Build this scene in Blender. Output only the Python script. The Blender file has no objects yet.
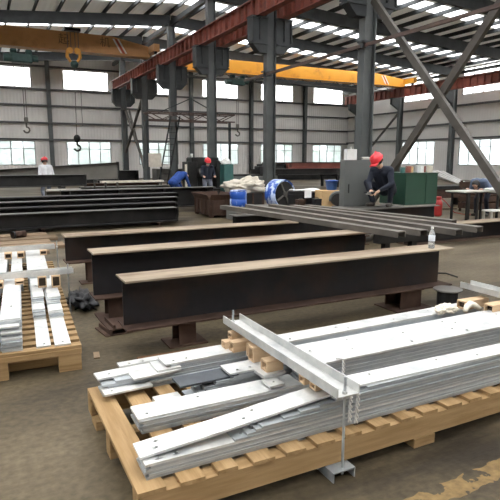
import bpy, bmesh, math, random
from mathutils import Vector, Matrix, noise
random.seed(7)
C = bpy.context.scene.collection
PI = math.pi
def R(a): return math.radians(a)

# ------------------------------------------------------------------ materials
def mat(name, c1, c2=None, scale=6.0, rough=.6, metal=0.0, bump=0.0, lo=.35, hi=.65, stretch=(1,1,1), c3=None, scale3=2.0, lo3=.55, hi3=.7,
        vary=0.0, detail=6.0, bscale=None, rough2=None):
    m = bpy.data.materials.new(name); m.use_nodes = True
    nt = m.node_tree; N = nt.nodes; Lk = nt.links
    b = N['Principled BSDF']
    b.inputs['Roughness'].default_value = rough; b.inputs['Metallic'].default_value = metal
    if c2 is None:
        b.inputs['Base Color'].default_value = (*c1, 1); out = None
        if not (c3 or vary or bump): return m
    tc = N.new('ShaderNodeTexCoord'); mp = N.new('ShaderNodeMapping'); mp.inputs['Scale'].default_value = stretch
    Lk.new(tc.outputs['Object'], mp.inputs['Vector'])
    oi = N.new('ShaderNodeObjectInfo')
    ad = N.new('ShaderNodeVectorMath'); ad.operation = 'ADD'
    ms = N.new('ShaderNodeMath'); ms.operation = 'MULTIPLY'; ms.inputs[1].default_value = 37.0
    Lk.new(oi.outputs['Random'], ms.inputs[0]); Lk.new(mp.outputs[0], ad.inputs[0]); Lk.new(ms.outputs[0], ad.inputs[1])
    vec = ad.outputs[0]
    def nz(sc, det=detail):
        n = N.new('ShaderNodeTexNoise'); n.inputs['Scale'].default_value = sc; n.inputs['Detail'].default_value = det
        n.inputs['Roughness'].default_value = .6
        Lk.new(vec, n.inputs['Vector']); return n
    def rmp(src, a, z):
        r = N.new('ShaderNodeMapRange'); r.inputs['From Min'].default_value = a; r.inputs['From Max'].default_value = z
        Lk.new(src, r.inputs['Value']); return r.outputs[0]
    def mix(f, a, bb):
        x = N.new('ShaderNodeMix'); x.data_type = 'RGBA'
        if isinstance(f, float): x.inputs['Factor'].default_value = f
        else: Lk.new(f, x.inputs['Factor'])
        for s, v in (('A', a), ('B', bb)):
            i = [q for q in x.inputs if q.name == s and q.type == 'RGBA'][0]
            if isinstance(v, tuple): i.default_value = (*v, 1)
            else: Lk.new(v, i)
        return [q for q in x.outputs if q.type == 'RGBA'][0]
    col = c1
    if c2 is not None:
        n1 = nz(scale); col = mix(rmp(n1.outputs['Fac'], lo, hi), c1, c2)
        if rough2 is not None:
            rr = N.new('ShaderNodeMapRange'); rr.inputs['From Min'].default_value = lo; rr.inputs['From Max'].default_value = hi
            rr.inputs['To Min'].default_value = rough; rr.inputs['To Max'].default_value = rough2
            Lk.new(n1.outputs['Fac'], rr.inputs['Value']); Lk.new(rr.outputs[0], b.inputs['Roughness'])
    if c3 is not None:
        col = mix(rmp(nz(scale3).outputs['Fac'], lo3, hi3), col, c3)
    if vary:
        h = N.new('ShaderNodeHueSaturation'); rr = N.new('ShaderNodeMapRange')
        rr.inputs['To Min'].default_value = 1 - vary; rr.inputs['To Max'].default_value = 1 + vary
        Lk.new(oi.outputs['Random'], rr.inputs['Value']); Lk.new(rr.outputs[0], h.inputs['Value'])
        if isinstance(col, tuple): h.inputs['Color'].default_value = (*col, 1)
        else: Lk.new(col, h.inputs['Color'])
        col = h.outputs['Color']
    if isinstance(col, tuple): b.inputs['Base Color'].default_value = (*col, 1)
    else: Lk.new(col, b.inputs['Base Color'])
    if bump:
        bp = N.new('ShaderNodeBump'); bp.inputs['Strength'].default_value = bump; bp.inputs['Distance'].default_value = .01
        Lk.new(nz(bscale or scale * 4).outputs['Fac'], bp.inputs['Height']); Lk.new(bp.outputs[0], b.inputs['Normal'])
    return m

def sheet_mat(name, color, transp, transl):          # translucent sheets and dusty glass
    m = bpy.data.materials.new(name); m.use_nodes = True
    nt = m.node_tree; N = nt.nodes; Lk = nt.links; N.clear()
    o = N.new('ShaderNodeOutputMaterial'); t = N.new('ShaderNodeBsdfTransparent'); t.inputs[0].default_value = (*color, 1)
    l = N.new('ShaderNodeBsdfTranslucent'); l.inputs[0].default_value = (*color, 1)
    d = N.new('ShaderNodeBsdfDiffuse'); d.inputs[0].default_value = (*color, 1)
    m1 = N.new('ShaderNodeMixShader'); m2 = N.new('ShaderNodeMixShader')
    tc = N.new('ShaderNodeTexCoord'); n = N.new('ShaderNodeTexNoise'); n.inputs['Scale'].default_value = 1.3; n.inputs['Detail'].default_value = 4
    Lk.new(tc.outputs['Object'], n.inputs['Vector'])
    r = N.new('ShaderNodeMapRange'); r.inputs['From Min'].default_value = .3; r.inputs['From Max'].default_value = .7
    r.inputs['To Min'].default_value = max(0, 1 - transp - .12); r.inputs['To Max'].default_value = min(1, 1 - transp + .12)
    Lk.new(n.outputs['Fac'], r.inputs['Value'])
    m1.inputs[0].default_value = transl
    Lk.new(d.outputs[0], m1.inputs[1]); Lk.new(l.outputs[0], m1.inputs[2])
    Lk.new(r.outputs[0], m2.inputs[0]); Lk.new(t.outputs[0], m2.inputs[1]); Lk.new(m1.outputs[0], m2.inputs[2])
    Lk.new(m2.outputs[0], o.inputs[0])
    return m

YLINE = 1.62
def floor_mat():
    m = mat('concrete_floor', (.060, .047, .028), (.125, .098, .058), scale=.9, stretch=(.4, 1.3, 1), rough=.62, lo=.3, hi=.72, c3=(.024, .019, .0125), scale3=.6, lo3=.52, hi3=.68, bump=.25, bscale=30, rough2=.42)
    nt = m.node_tree; N = nt.nodes; Lk = nt.links; b = N['Principled BSDF']
    col = b.inputs['Base Color'].links[0].from_socket
    tc = N.new('ShaderNodeTexCoord'); sp = N.new('ShaderNodeSeparateXYZ'); Lk.new(tc.outputs['Object'], sp.inputs[0])
    def math_(op, a, bb=None):
        x = N.new('ShaderNodeMath'); x.operation = op
        for i, v in enumerate((a, bb)):
            if v is None: continue
            if isinstance(v, (int, float)): x.inputs[i].default_value = v
            else: Lk.new(v, x.inputs[i])
        return x.outputs[0]
    # a worn yellow lane line in the concrete, and fine grit
    n = N.new('ShaderNodeTexNoise'); n.inputs['Scale'].default_value = 5.5; n.inputs['Detail'].default_value = 8; Lk.new(tc.outputs['Object'], n.inputs['Vector'])
    dist = math_('ABSOLUTE', math_('ADD', math_('ADD', sp.outputs['Y'], math_('MULTIPLY', sp.outputs['X'], -.05)), -YLINE))
    band = math_('LESS_THAN', math_('ADD', dist, math_('MULTIPLY', math_('ADD', n.outputs['Fac'], -.5), .12)), .062)
    worn = math_('MULTIPLY', band, math_('MULTIPLY', math_('GREATER_THAN', n.outputs['Fac'], .44), .8))
    mx = N.new('ShaderNodeMix'); mx.data_type = 'RGBA'; Lk.new(worn, mx.inputs['Factor'])
    A = [q for q in mx.inputs if q.type == 'RGBA']; Lk.new(col, A[0]); A[1].default_value = (.19, .125, .05, 1)
    g = N.new('ShaderNodeTexNoise'); g.inputs['Scale'].default_value = 22; g.inputs['Detail'].default_value = 8; Lk.new(tc.outputs['Object'], g.inputs['Vector'])
    gr = N.new('ShaderNodeMapRange'); gr.inputs['From Min'].default_value = .3; gr.inputs['From Max'].default_value = .7; gr.inputs['To Min'].default_value = .72; gr.inputs['To Max'].default_value = 1.25
    Lk.new(g.outputs['Fac'], gr.inputs['Value'])
    h = N.new('ShaderNodeHueSaturation'); Lk.new(gr.outputs[0], h.inputs['Value'])
    Lk.new([q for q in mx.outputs if q.type == 'RGBA'][0], h.inputs['Color']); Lk.new(h.outputs[0], b.inputs['Base Color'])
    return m

def clad_mat(name, c1, c2, axis, pitch=.25, bump=.5):
    m = mat(name, c1, c2, scale=.5, rough=.55, lo=.3, hi=.7)
    nt = m.node_tree; N = nt.nodes; Lk = nt.links; b = N['Principled BSDF']
    tc = N.new('ShaderNodeTexCoord'); w = N.new('ShaderNodeTexWave'); w.wave_type = 'BANDS'; w.bands_direction = axis
    w.inputs['Scale'].default_value = .314 / pitch; w.inputs['Distortion'].default_value = 0
    Lk.new(tc.outputs['Object'], w.inputs['Vector'])
    bp = N.new('ShaderNodeBump'); bp.inputs['Strength'].default_value = bump; bp.inputs['Distance'].default_value = .03
    Lk.new(w.outputs['Fac'], bp.inputs['Height']); Lk.new(bp.outputs[0], b.inputs['Normal'])
    return m

MT = {
 'floor': floor_mat(),
 'yard': mat('yard_concrete', (.40, .39, .37), (.46, .45, .42), scale=.2, rough=.9),
 'wallx': clad_mat('wall_cladding_x', (.60, .58, .555), (.70, .68, .65), 'X'),
 'wally': clad_mat('wall_cladding_y', (.60, .58, .555), (.70, .68, .65), 'Y'),
 'roof': clad_mat('roof_sheet', (.80, .80, .78), (.85, .85, .83), 'X', .3, .4),
 'frame': mat('dark_painted_steel', (.035, .039, .041), (.052, .056, .058), scale=2, rough=.55, vary=.12),
 'col': mat('grey_column_paint', (.058, .064, .064), (.088, .096, .094), scale=1.2, rough=.5, vary=.1),
 'girt': mat('girt_steel', (.07, .07, .072), (.10, .10, .10), scale=2, rough=.6),
 'brace': mat('brace_steel', (.055, .048, .040), (.082, .072, .060), scale=2.5, rough=.6),
 'runway': mat('red_oxide_primer', (.20, .055, .038), (.29, .085, .058), scale=1.6, rough=.6, c3=(.11, .038, .03), scale3=3),
 'pipe': mat('brown_painted_pipe', (.060, .036, .028), (.085, .05, .038), scale=4, rough=.5),
 'yellow': mat('crane_yellow', (.66, .29, .025), (.74, .34, .035), scale=.7, rough=.45, c3=(.48, .20, .03), scale3=1.3),
 'hazeyellow': mat('hazy_crane_yellow', (.44, .215, .070), (.52, .265, .095), scale=.7, rough=.5, c3=(.36, .17, .055), scale3=1.3),  # less saturated than the other crane's yellow: haze is painted into the colour
 'red': mat('red_paint', (.36, .02, .018), (.28, .017, .015), scale=5, rough=.45),
 'white': mat('white_paint', (.72, .72, .70), (.62, .62, .60), scale=5, rough=.5),
 'hoist': mat('dark_green_hoist', (.03, .075, .07), (.045, .10, .09), scale=5, rough=.5),
 'rope': mat('wire_rope', (.11, .10, .09), (.16, .15, .13), scale=30, rough=.5, metal=.5),
 'glass': sheet_mat('dusty_glass', (.74, .79, .80), .38, .35),
 'sheet': sheet_mat('clear_cladding', (.97, .98, .98), .70, .9),
 'sky': sheet_mat('translucent_roof_sheet', (.97, .98, 1.0), .72, .95),
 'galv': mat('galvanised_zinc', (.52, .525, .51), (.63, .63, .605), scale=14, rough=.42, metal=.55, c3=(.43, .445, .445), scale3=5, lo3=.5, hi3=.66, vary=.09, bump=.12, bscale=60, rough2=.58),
 'galvdark': mat('darker_zinc', (.34, .37, .385), (.44, .465, .475), scale=9, rough=.5, metal=.6, vary=.16),  # darker zinc, used for most strips below the stack tops
 'plain': mat('uncoated_mill_scale', (.045, .052, .062), (.075, .083, .092), scale=6, rough=.5, metal=.3),
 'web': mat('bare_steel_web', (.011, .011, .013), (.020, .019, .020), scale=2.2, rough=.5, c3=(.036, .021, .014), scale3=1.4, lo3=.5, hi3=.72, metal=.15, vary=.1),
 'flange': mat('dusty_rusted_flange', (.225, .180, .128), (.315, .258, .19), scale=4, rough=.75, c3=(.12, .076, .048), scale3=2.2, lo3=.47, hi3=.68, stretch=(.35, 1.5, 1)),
 'rust': mat('dark_rust', (.044, .025, .018), (.068, .040, .028), scale=4, rough=.8, c3=(.036, .021, .016), scale3=6, vary=.15),
 'blackst': mat('blackish_steel', (.018, .018, .018), (.034, .033, .032), scale=2, rough=.42, metal=.3, vary=.2),
 'greyst': mat('dull_grey_steel', (.085, .08, .072), (.125, .118, .105), scale=3, rough=.55, metal=.2, vary=.15),
 'chan': mat('dusty_dark_channel', (.075, .066, .056), (.12, .105, .088), scale=3, rough=.6, vary=.2),
 'rustplank': mat('rust_stained_plank', (.10, .05, .026), (.15, .08, .042), scale=4, rough=.8, stretch=(.5, 6, 6)),
 'olive': mat('olive_primed_steel', (.12, .112, .095), (.155, .145, .125), scale=1.5, rough=.6),
 'pale': mat('pale_dusty_steel', (.42, .40, .36), (.5, .48, .43), scale=4, rough=.6),
 'wood': mat('pale_pine', (.25, .158, .072), (.345, .23, .115), scale=3.2, rough=.75, stretch=(.6, 7, 7), c3=(.185, .11, .045), scale3=2.2, lo3=.56, hi3=.75, vary=.1, bump=.15),
 'blockw': mat('cream_block_wood', (.44, .31, .19), (.54, .39, .25), scale=8, rough=.8, stretch=(.6, 4, 4), vary=.12),
 'hollowshade': mat('block_hollow_shade', (.022, .014, .008), (.05, .03, .016), scale=10, rough=.85),
 'oldwood': mat('old_dirty_plank', (.15, .105, .066), (.24, .175, .115), scale=3, rough=.85, stretch=(.5, 8, 8), vary=.25),
 'gpanel': mat('grey_panel_paint', (.100, .106, .101), (.12, .127, .12), scale=1.5, rough=.5),
 'green': mat('green_paint', (.009, .042, .025), (.014, .054, .032), scale=1.2, rough=.5, c3=(.008, .032, .022), scale3=1),
 'teal': mat('teal_paint', (.03, .11, .10), (.05, .14, .125), scale=3, rough=.5),
 'blue': mat('blue_plastic_wrap', (.012, .065, .34), (.022, .10, .44), scale=5, rough=.35, c3=(.55, .65, .85), scale3=4.5, lo3=.50, hi3=.56, stretch=(1, 1, .5)),  # white streaks and highlights of the wrap are painted into this colour
 'bluepl': mat('blue_plastic', (.02, .09, .40), (.03, .12, .48), scale=4, rough=.4),
 'tarp': mat('beige_canvas', (.50, .455, .375), (.62, .575, .49), scale=6, rough=.9, bump=.4, bscale=14),
 'rag': mat('cream_cotton', (.66, .61, .50), (.76, .71, .60), scale=20, rough=.95, bump=.4, bscale=60),
 'carton': mat('tan_plywood', (.50, .33, .16), (.58, .40, .21), scale=4, rough=.8),
 'paper': mat('white_paper', (.80, .80, .78), (.72, .72, .70), scale=4, rough=.8),
 'blackpl': mat('black_plastic', (.012, .012, .014), (.022, .022, .024), scale=8, rough=.5),
 'rubber': mat('black_rubber', (.02, .02, .02), None, rough=.7),
 'plbottle': None,
 'label': mat('pale_label', (.75, .78, .82), (.65, .70, .78), scale=20, rough=.5),
 'skin': mat('skin', (.50, .30, .205), (.55, .34, .24), scale=10, rough=.55),
 'navy': mat('navy_cloth', (.007, .010, .020), (.012, .016, .030), scale=9, rough=.9),
 'cobalt': mat('cobalt_cloth', (.010, .042, .19), (.015, .058, .25), scale=9, rough=.9),
 'denim': mat('denim_cloth', (.09, .12, .19), (.13, .165, .24), scale=9, rough=.9),
 'shirt': mat('pale_shirt_cloth', (.62, .63, .66), (.72, .72, .74), scale=9, rough=.9),
 'greytr': mat('grey_trousers_cloth', (.10, .11, .14), (.14, .15, .18), scale=9, rough=.9),
 'boot': mat('dark_boot_leather', (.03, .026, .022), (.05, .042, .035), scale=9, rough=.6),
 'helmet': mat('red_helmet_plastic', (.62, .025, .035), (.68, .03, .04), scale=4, rough=.35),
 'hair': mat('black_hair', (.012, .011, .010), None, rough=.6),
 'eye': mat('dark_eye', (.02, .015, .012), None, rough=.3),
 'mask': mat('pale_mask_cloth', (.62, .58, .56), (.7, .66, .62), scale=9, rough=.8),
 'leaf': mat('leaves', (.05, .10, .035), (.12, .19, .07), scale=1.5, rough=.8),
 'text': mat('dark_lettering', (.14, .075, .025), None, rough=.6),
}
# translucency is added to the roof sheets to brighten their underside and the hall
_n = MT['roof'].node_tree; _l = _n.nodes.new('ShaderNodeBsdfTranslucent'); _l.inputs[0].default_value = (.95, .95, .93, 1); _m = _n.nodes.new('ShaderNodeMixShader'); _m.inputs[0].default_value = .085
_o = [q for q in _n.nodes if q.type == 'OUTPUT_MATERIAL'][0]; _n.links.new(_n.nodes['Principled BSDF'].outputs[0], _m.inputs[1]); _n.links.new(_l.outputs[0], _m.inputs[2]); _n.links.new(_m.outputs[0], _o.inputs['Surface'])
for _k in ('floor', 'flange', 'wood', 'oldwood', 'rustplank', 'blockw', 'carton'): MT[_k].node_tree.nodes['Principled BSDF'].inputs['Specular IOR Level'].default_value = .15
for _k in ('web', 'blackst', 'rust', 'frame', 'blackpl'): MT[_k].node_tree.nodes['Principled BSDF'].inputs['Specular IOR Level'].default_value = .22
mb_ = bpy.data.materials.new('clear_bottle_plastic'); mb_.use_nodes = True
_b = mb_.node_tree.nodes['Principled BSDF']; _b.inputs['Base Color'].default_value = (.93, .96, .97, 1); _b.inputs['Roughness'].default_value = .08
_b.inputs['Transmission Weight'].default_value = .75; _b.inputs['IOR'].default_value = 1.2
MT['plbottle'] = mb_

# ------------------------------------------------------------------ mesh builder
class MB:
    def __init__(s): s.bm = bmesh.new()
    def box(s, c, d, rot=None, bev=0):
        M = Matrix.Translation(Vector(c)) @ (rot.to_4x4() if rot is not None else Matrix.Identity(4))
        vs = [s.bm.verts.new(M @ Vector((x * d[0] / 2, y * d[1] / 2, z * d[2] / 2))) for x in (-1, 1) for y in (-1, 1) for z in (-1, 1)]
        fs = [s.bm.faces.new([vs[i] for i in q]) for q in ((0, 1, 3, 2), (4, 6, 7, 5), (0, 4, 5, 1), (2, 3, 7, 6), (0, 2, 6, 4), (1, 5, 7, 3))]
        if bev:
            es = list({e for f in fs for e in f.edges})
            bmesh.ops.bevel(s.bm, geom=es, offset=bev, segments=1, affect='EDGES', profile=.5)
        return s
    def b2(s, x0, x1, y0, y1, z0, z1, bev=0): return s.box(((x0 + x1) / 2, (y0 + y1) / 2, (z0 + z1) / 2), (abs(x1 - x0), abs(y1 - y0), abs(z1 - z0)), None, bev)
    def prism(s, pts, a, b, axis='x'):
        def P(u, v, t): return {'x': (t, u, v), 'y': (u, t, v), 'z': (u, v, t)}[axis]
        A = [s.bm.verts.new(P(u, v, a)) for u, v in pts]; B = [s.bm.verts.new(P(u, v, b)) for u, v in pts]
        n = len(pts)
        s.bm.faces.new(A[::-1]); s.bm.faces.new(B)
        for i in range(n): s.bm.faces.new((A[i], A[(i + 1) % n], B[(i + 1) % n], B[i]))
        return s
    def tube(s, pts, r, n=8, cap=True):
        pts = [Vector(p) for p in pts]; rings = []
        rr = r if isinstance(r, (list, tuple)) else [r] * len(pts)
        ref = None
        for i, p in enumerate(pts):
            t = (pts[min(i + 1, len(pts) - 1)] - pts[max(i - 1, 0)]).normalized()
            if ref is None: ref = t.orthogonal().normalized()
            ref = (ref - t * ref.dot(t)).normalized(); q = t.cross(ref)
            rings.append([s.bm.verts.new(p + (ref * math.cos(k * 2 * PI / n) + q * math.sin(k * 2 * PI / n)) * rr[i]) for k in range(n)])
        for a, b in zip(rings, rings[1:]):
            for k in range(n): s.bm.faces.new((a[k], a[(k + 1) % n], b[(k + 1) % n], b[k]))
        if cap: s.bm.faces.new(rings[0][::-1]); s.bm.faces.new(rings[-1])
        return s
    def cyl(s, a, b, r, n=16): return s.tube([a, b], r, n)
    def lathe(s, prof, n=20, M=Matrix.Identity(4)):
        rings = []
        for r, z in prof:
            rings.append([s.bm.verts.new(M @ Vector((r * math.cos(k * 2 * PI / n), r * math.sin(k * 2 * PI / n), z))) for k in range(n)])
        for a, b in zip(rings, rings[1:]):
            for k in range(n): s.bm.faces.new((a[k], a[(k + 1) % n], b[(k + 1) % n], b[k]))
        s.bm.faces.new(rings[0][::-1]); s.bm.faces.new(rings[-1])
        return s
    def ball(s, c, r, sub=2, sc=(1, 1, 1)):
        M = Matrix.Translation(Vector(c)) @ Matrix.Diagonal((*sc, 1))
        bmesh.ops.create_icosphere(s.bm, subdivisions=sub, radius=r, matrix=M); return s
    def beam(s, a, b, w, h):                      # straight bar from a to b, w wide and h deep
        a, b = Vector(a), Vector(b); d = b - a
        q = d.to_track_quat('X', 'Z').to_matrix()
        return s.box((a + b) / 2, (d.length, w, h), q)
    def cap(s, p0, p1, r0, r1, n=10):             # capsule
        p0, p1 = Vector(p0), Vector(p1); t = (p1 - p0)
        L = t.length; t = t.normalized() if L > 1e-6 else Vector((0, 0, 1))
        pts, rr = [], []
        for k in range(4):
            a = PI / 2 * (1 - k / 4 * 1.0); a = PI / 2 - PI / 2 * k / 3.0
            pts.append(p0 - t * r0 * math.sin(max(a, 0)) if a < PI / 2 - .01 else p0 - t * r0 * .985); rr.append(max(r0 * math.cos(a), r0 * .17))
        for k in range(4):
            a = PI / 2 * k / 3.0
            pts.append(p1 + t * r1 * math.sin(a) if a < PI / 2 - .01 else p1 + t * r1 * .985); rr.append(max(r1 * math.cos(a), r1 * .17))
        if L < 1e-6: pts[4] = pts[4] + t * 1e-4
        return s.tube(pts, rr, n)
    def mesh(s, name, m, smooth=False):
        bmesh.ops.recalc_face_normals(s.bm, faces=s.bm.faces[:])
        me = bpy.data.meshes.new(name); s.bm.to_mesh(me); s.bm.free()
        if m: me.materials.append(MT[m] if isinstance(m, str) else m)
        if smooth:
            for p in me.polygons: p.use_smooth = True
        return me
    def obj(s, name, m, parent=None, smooth=False, loc=None, rotz=0):
        o = bpy.data.objects.new(name, s.mesh(name, m, smooth)); C.objects.link(o)
        if parent: o.parent = parent
        if loc: o.location = loc
        if rotz: o.rotation_euler = (0, 0, rotz)
        return o

def tag(o, label, cat, group=None, kind='thing'):
    o['label'] = label; o['category'] = cat; o['kind'] = kind
    if group: o['group'] = group
    return o
def thing(name, label, cat, loc=(0, 0, 0), rotz=0, group=None):
    o = bpy.data.objects.new(name, None); C.objects.link(o); o.location = loc; o.rotation_euler = (0, 0, rotz)
    return tag(o, label, cat, group)
def struct(name, mb, m, parent=None, label=None):
    o = mb.obj(name, m, parent)
    if not parent:
        o['kind'] = 'structure'
        if label: o['label'] = label
    return o
def dup(root, loc=None, rotz=None, label=None, group=None):
    r = root.copy(); C.objects.link(r)
    if loc is not None: r.location = loc
    if rotz is not None: r.rotation_euler = (0, 0, rotz)
    if label: r['label'] = label
    if group: r['group'] = group
    for ch in list(root.children):
        c = ch.copy(); C.objects.link(c); c.parent = r
        for g in list(ch.children):
            d = g.copy(); C.objects.link(d); d.parent = c
    return r
def iprof(b, h, tf, tw):                           # I section, base at 0, centred in u
    return [(-b/2, 0), (b/2, 0), (b/2, tf), (tw/2, tf), (tw/2, h-tf), (b/2, h-tf), (b/2, h), (-b/2, h), (-b/2, h-tf), (-tw/2, h-tf), (-tw/2, tf), (-b/2, tf)]

# ------------------------------------------------------------------ camera
H = 1.65
cam = bpy.data.cameras.new('camera'); co = bpy.data.objects.new('camera', cam); C.objects.link(co)
cam.sensor_width = 36; cam.lens = 36 * 530.2 / 500; cam.clip_end = 500
co.location = (0, 0, H); co.rotation_euler = (R(90 - 9.73), 0, R(-26.79))
sc = bpy.context.scene; sc.camera = co

# ------------------------------------------------------------------ the shell
FY, RX = 46.3, 34.9                                # far wall, right wall
X0 = 5.344; FR = [7.25 + 6 * k for k in range(7)]  # frame lines along the hall (7.25 .. 43.25)
XC, XR, XL = 10.6, 33.75, -12.6                    # column rows
ZL0, ZL1, ZU0, ZU1, ZE = 1.17, 3.09, 7.19, 8.72, 10.4
struct('floor', MB().b2(-14.1, RX, -8, FY, -.2, 0), 'floor')
struct('ground_outside', MB().b2(-120, 140, -90, 160, -.5, -.21), 'yard')

def wall(name, m, along, lo, hi, at, th, opens, zb):
    """wall of boxes with window openings; opens: list of (centre, width); zb: (z0,z1,z2,z3,top)"""
    mb = MB(); z0, z1, z2, z3, top = zb
    def bx(a, b, za, zb_):
        if b - a < .01: return
        if along == 'x': mb.b2(a, b, at, at + th, za, zb_)
        else: mb.b2(at, at + th, a, b, za, zb_)
    bx(lo, hi, 0, z0); bx(lo, hi, z1, z2); bx(lo, hi, z3, top)
    cuts = sorted(opens)
    for za, zb_ in ((z0, z1), (z2, z3)):
        p = lo
        for c, w in cuts:
            bx(p, c - w / 2, za, zb_); p = c + w / 2
        bx(p, hi, za, zb_)
    return struct(name, mb, m)
far_open = [(X0 + 6 * k + 3, 3.59) for k in range(-2, 5)]
rt_open = [(36.1 - 6.6 * k, 4.0) for k in range(0, 3)]
wf = wall('wall_far', 'wallx', 'x', -14.2, RX + .2, FY, .12, far_open, (ZL0, ZL1, ZU0, ZU1, ZE + 1.0))
wr = wall('wall_right', 'wally', 'y', 16, FY, RX, .12, rt_open, (ZL0, ZL1 + .1, 6.7, ZU1, ZE + 1.0))
struct('wall_left', MB().b2(-14.2, -14.08, -8, FY, 0, 7.9), 'wally')
struct('wall_back', MB().b2(-14.2, RX + .2, -8.12, -8, 0, 9.6), 'wallx')
struct('wall_right', MB().b2(RX, RX + .12, -8, 16, 0, ZE), 'wally')
# low lining panels, girts and posts of the walls
mb = MB()
for z in (3.2, 4.5, 5.85, 7.08, 8.85):
    mb.b2(-14.1, RX, FY - .16, FY, z - .07, z + .07)
struct('wall_girts', mb, 'girt', wf)
mb = MB()
for z in (3.3, 4.5, 5.9, 8.85): mb.b2(RX - .16, RX, 16, FY, z - .07, z + .07)
struct('wall_girts', mb, 'girt', wr)
for k in range(-3, 5):
    struct('wall_post', MB().prism([(u, v + FY - .52) for u, v in iprof(.3, .36, .03, .03)], 0, ZE, 'z') if False else MB().prism([(X0 + 6 * k + u, FY - .52 + v) for u, v in iprof(.30, .36, .03, .03)], 0, ZE, 'z'), 'col')

def window(n, along, c, w, at, z0, z1, cols, rows, glass):
    mb = MB(); t = .045
    def bar(a, b, za, zb_):
        if along == 'x': mb.b2(a, b, at + .01, at + .08, za, zb_)
        else: mb.b2(at + .01, at + .08, a, b, za, zb_)
    bar(c - w/2, c - w/2 + t, z0, z1); bar(c + w/2 - t, c + w/2, z0, z1); bar(c - w/2 + t, c + w/2 - t, z0, z0 + t); bar(c - w/2 + t, c + w/2 - t, z1 - t, z1)
    for i in range(1, cols):
        x = c - w/2 + w * i / cols; tt = .06 if rows == () else (.045 if i != cols // 2 else .07); bar(x - tt/2, x + tt/2, z0 + t, z1 - t)
    for f in rows:
        z = z0 + (z1 - z0) * f; bar(c - w/2 + t, c + w/2 - t, z - .018, z + .018)
    o = struct('window_%d' % n, mb, 'white' if False else 'girt')
    g = MB()
    if along == 'x': g.b2(c - w/2 + .03, c + w/2 - .03, at + .04, at + .048, z0 + .03, z1 - .03)
    else: g.b2(at + .04, at + .048, c - w/2 + .03, c + w/2 - .03, z0 + .03, z1 - .03)
    g.obj('pane', glass, o)
n = 0
for c, w in far_open:
    n += 1; window(n, 'x', c, w, FY, ZL0, ZL1, 4, (.68,), 'glass')
    n += 1; window(n, 'x', c, w, FY, ZU0, ZU1, 3, (), 'sheet')
for c, w in rt_open:
    n += 1; window(n, 'y', c, w, RX, ZL0, ZL1 + .1, 4, (.70,), 'glass')
    n += 1; window(n, 'y', c, w, RX, 6.7, ZU1, 4, (), 'sheet')

# roof: two slopes from a ridge over the middle columns
def zr(x, off=0): return (9.95 - .055 * (x - XC) if x > XC else 9.95 - .085 * (XC - x)) + off
YR0 = -8.0; XLR = -14.1
strips = [(-5.5, 1.6), (-1.2, 2.0), (3.2, 2.0), (7.4, 1.8), (11.4, 1.6), (16.0, 1.4), (19.25 + 2.9, 1.2), (25.25 + 3.6, 1.25), (31.25 + 3.8, 1.25), (37.25 + 3.9, 1.25)]  # out-of-view front strips are widened to light the foreground from above
rf = MB(); sk = MB()
def slab(m, y0, y1, t=.03):
    for xa, xb in ((XLR, XC), (XC, RX + .3)):
        za, zb_ = zr(xa, .16), zr(xb - 1e-6 if xb == XC else xb, .16)
        if xa == XC: za = 9.95 + .16
        if xb == XC: zb_ = 9.95 + .16
        m.prism([(xa, za), (xb, zb_), (xb, zb_ + t), (xa, za + t)], y0, y1, 'y')
p = YR0
for c, w in strips:
    slab(rf, p, c - w/2); slab(sk, c - w/2, c + w/2, .006); p = c + w/2
slab(rf, p, FY + .3)
roof = struct('roof', rf, 'roof'); struct('skylight', sk, 'sky', roof)
x = XLR + .2
while x < RX - .3:
    struct('purlin', MB().b2(x - .04, x + .04, YR0, FY, zr(x) - .06, zr(x) + .155), 'frame'); x += 1.22
for y in FR[2:]:
    for xa, xb in ((XL, XC - .05), (XC + .05, XR)):
        za, zb_ = zr(xa), zr(xb)
        deep = .62
        struct('rafter', MB().prism([(xa, za - .08), (xb, zb_ - .08), (xb, zb_ - deep - .05), (xa, za - deep - .05)], y - .11, y + .11, 'y'), 'frame')
# strut beam along the ridge and eaves
struct('ridge_beam', MB().b2(XC - .09, XC + .09, YR0, FY, 9.28, 9.55), 'frame')
struct('eaves_beam', MB().b2(XR + .25, XR + .5, YR0, FY, 8.2, 8.4), 'frame')

# columns with brackets
def column(x, y, zt, brk):
    o = struct('column', MB().prism([(x + v - .21, y + u) for u, v in iprof(.30, .42, .035, .035)], 0, zt, 'z'), 'col')
    if brk == 2:
        m = MB()
        # stiffened box bracket carrying a girder on each side
        for s in (-1, 1):
            m.prism([(x + s*.2, 7.04), (x + s*.86, 7.04), (x + s*.86, 6.06), (x + s*.55, 5.74), (x + s*.2, 5.74)], y - .17, y + .17, 'y')
            m.b2(x + s*.2, x + s*.92, y - .24, y + .24, 7.0, 7.06); m.b2(x + s*.22, x + s*.9, y - .22, y + .22, 6.05, 6.10)
            m.b2(x + s*.52, x + s*.56, y - .24, y + .24, 6.2, 7.0); m.b2(x + s*.84, x + s*.88, y - .24, y + .24, 6.15, 7.0)
        m.obj('bracket', 'frame', o)
    elif brk:
        s = brk; m = MB()
        m.prism([(x + s*.2, 6.88), (x + s*1.1, 6.88), (x + s*1.1, 6.4), (x + s*.2, 5.9)], y - .12, y + .12, 'y'); m.b2(x + s*.2, x + s*1.12, y - .2, y + .2, 6.86, 6.92)
        m.obj('bracket', 'frame', o)
    m = MB().b2(x - .34, x + .34, y - .3, y + .3, 0, .03); m.obj('base_plate', 'frame', o)
for y in FR: column(XC, y, 9.4, 2)
for y in FR[2:]: column(XR, y, zr(XR) - .6, -1)
for y in FR[2:]: column(XL, y, zr(XL) - .6, 1)

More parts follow.
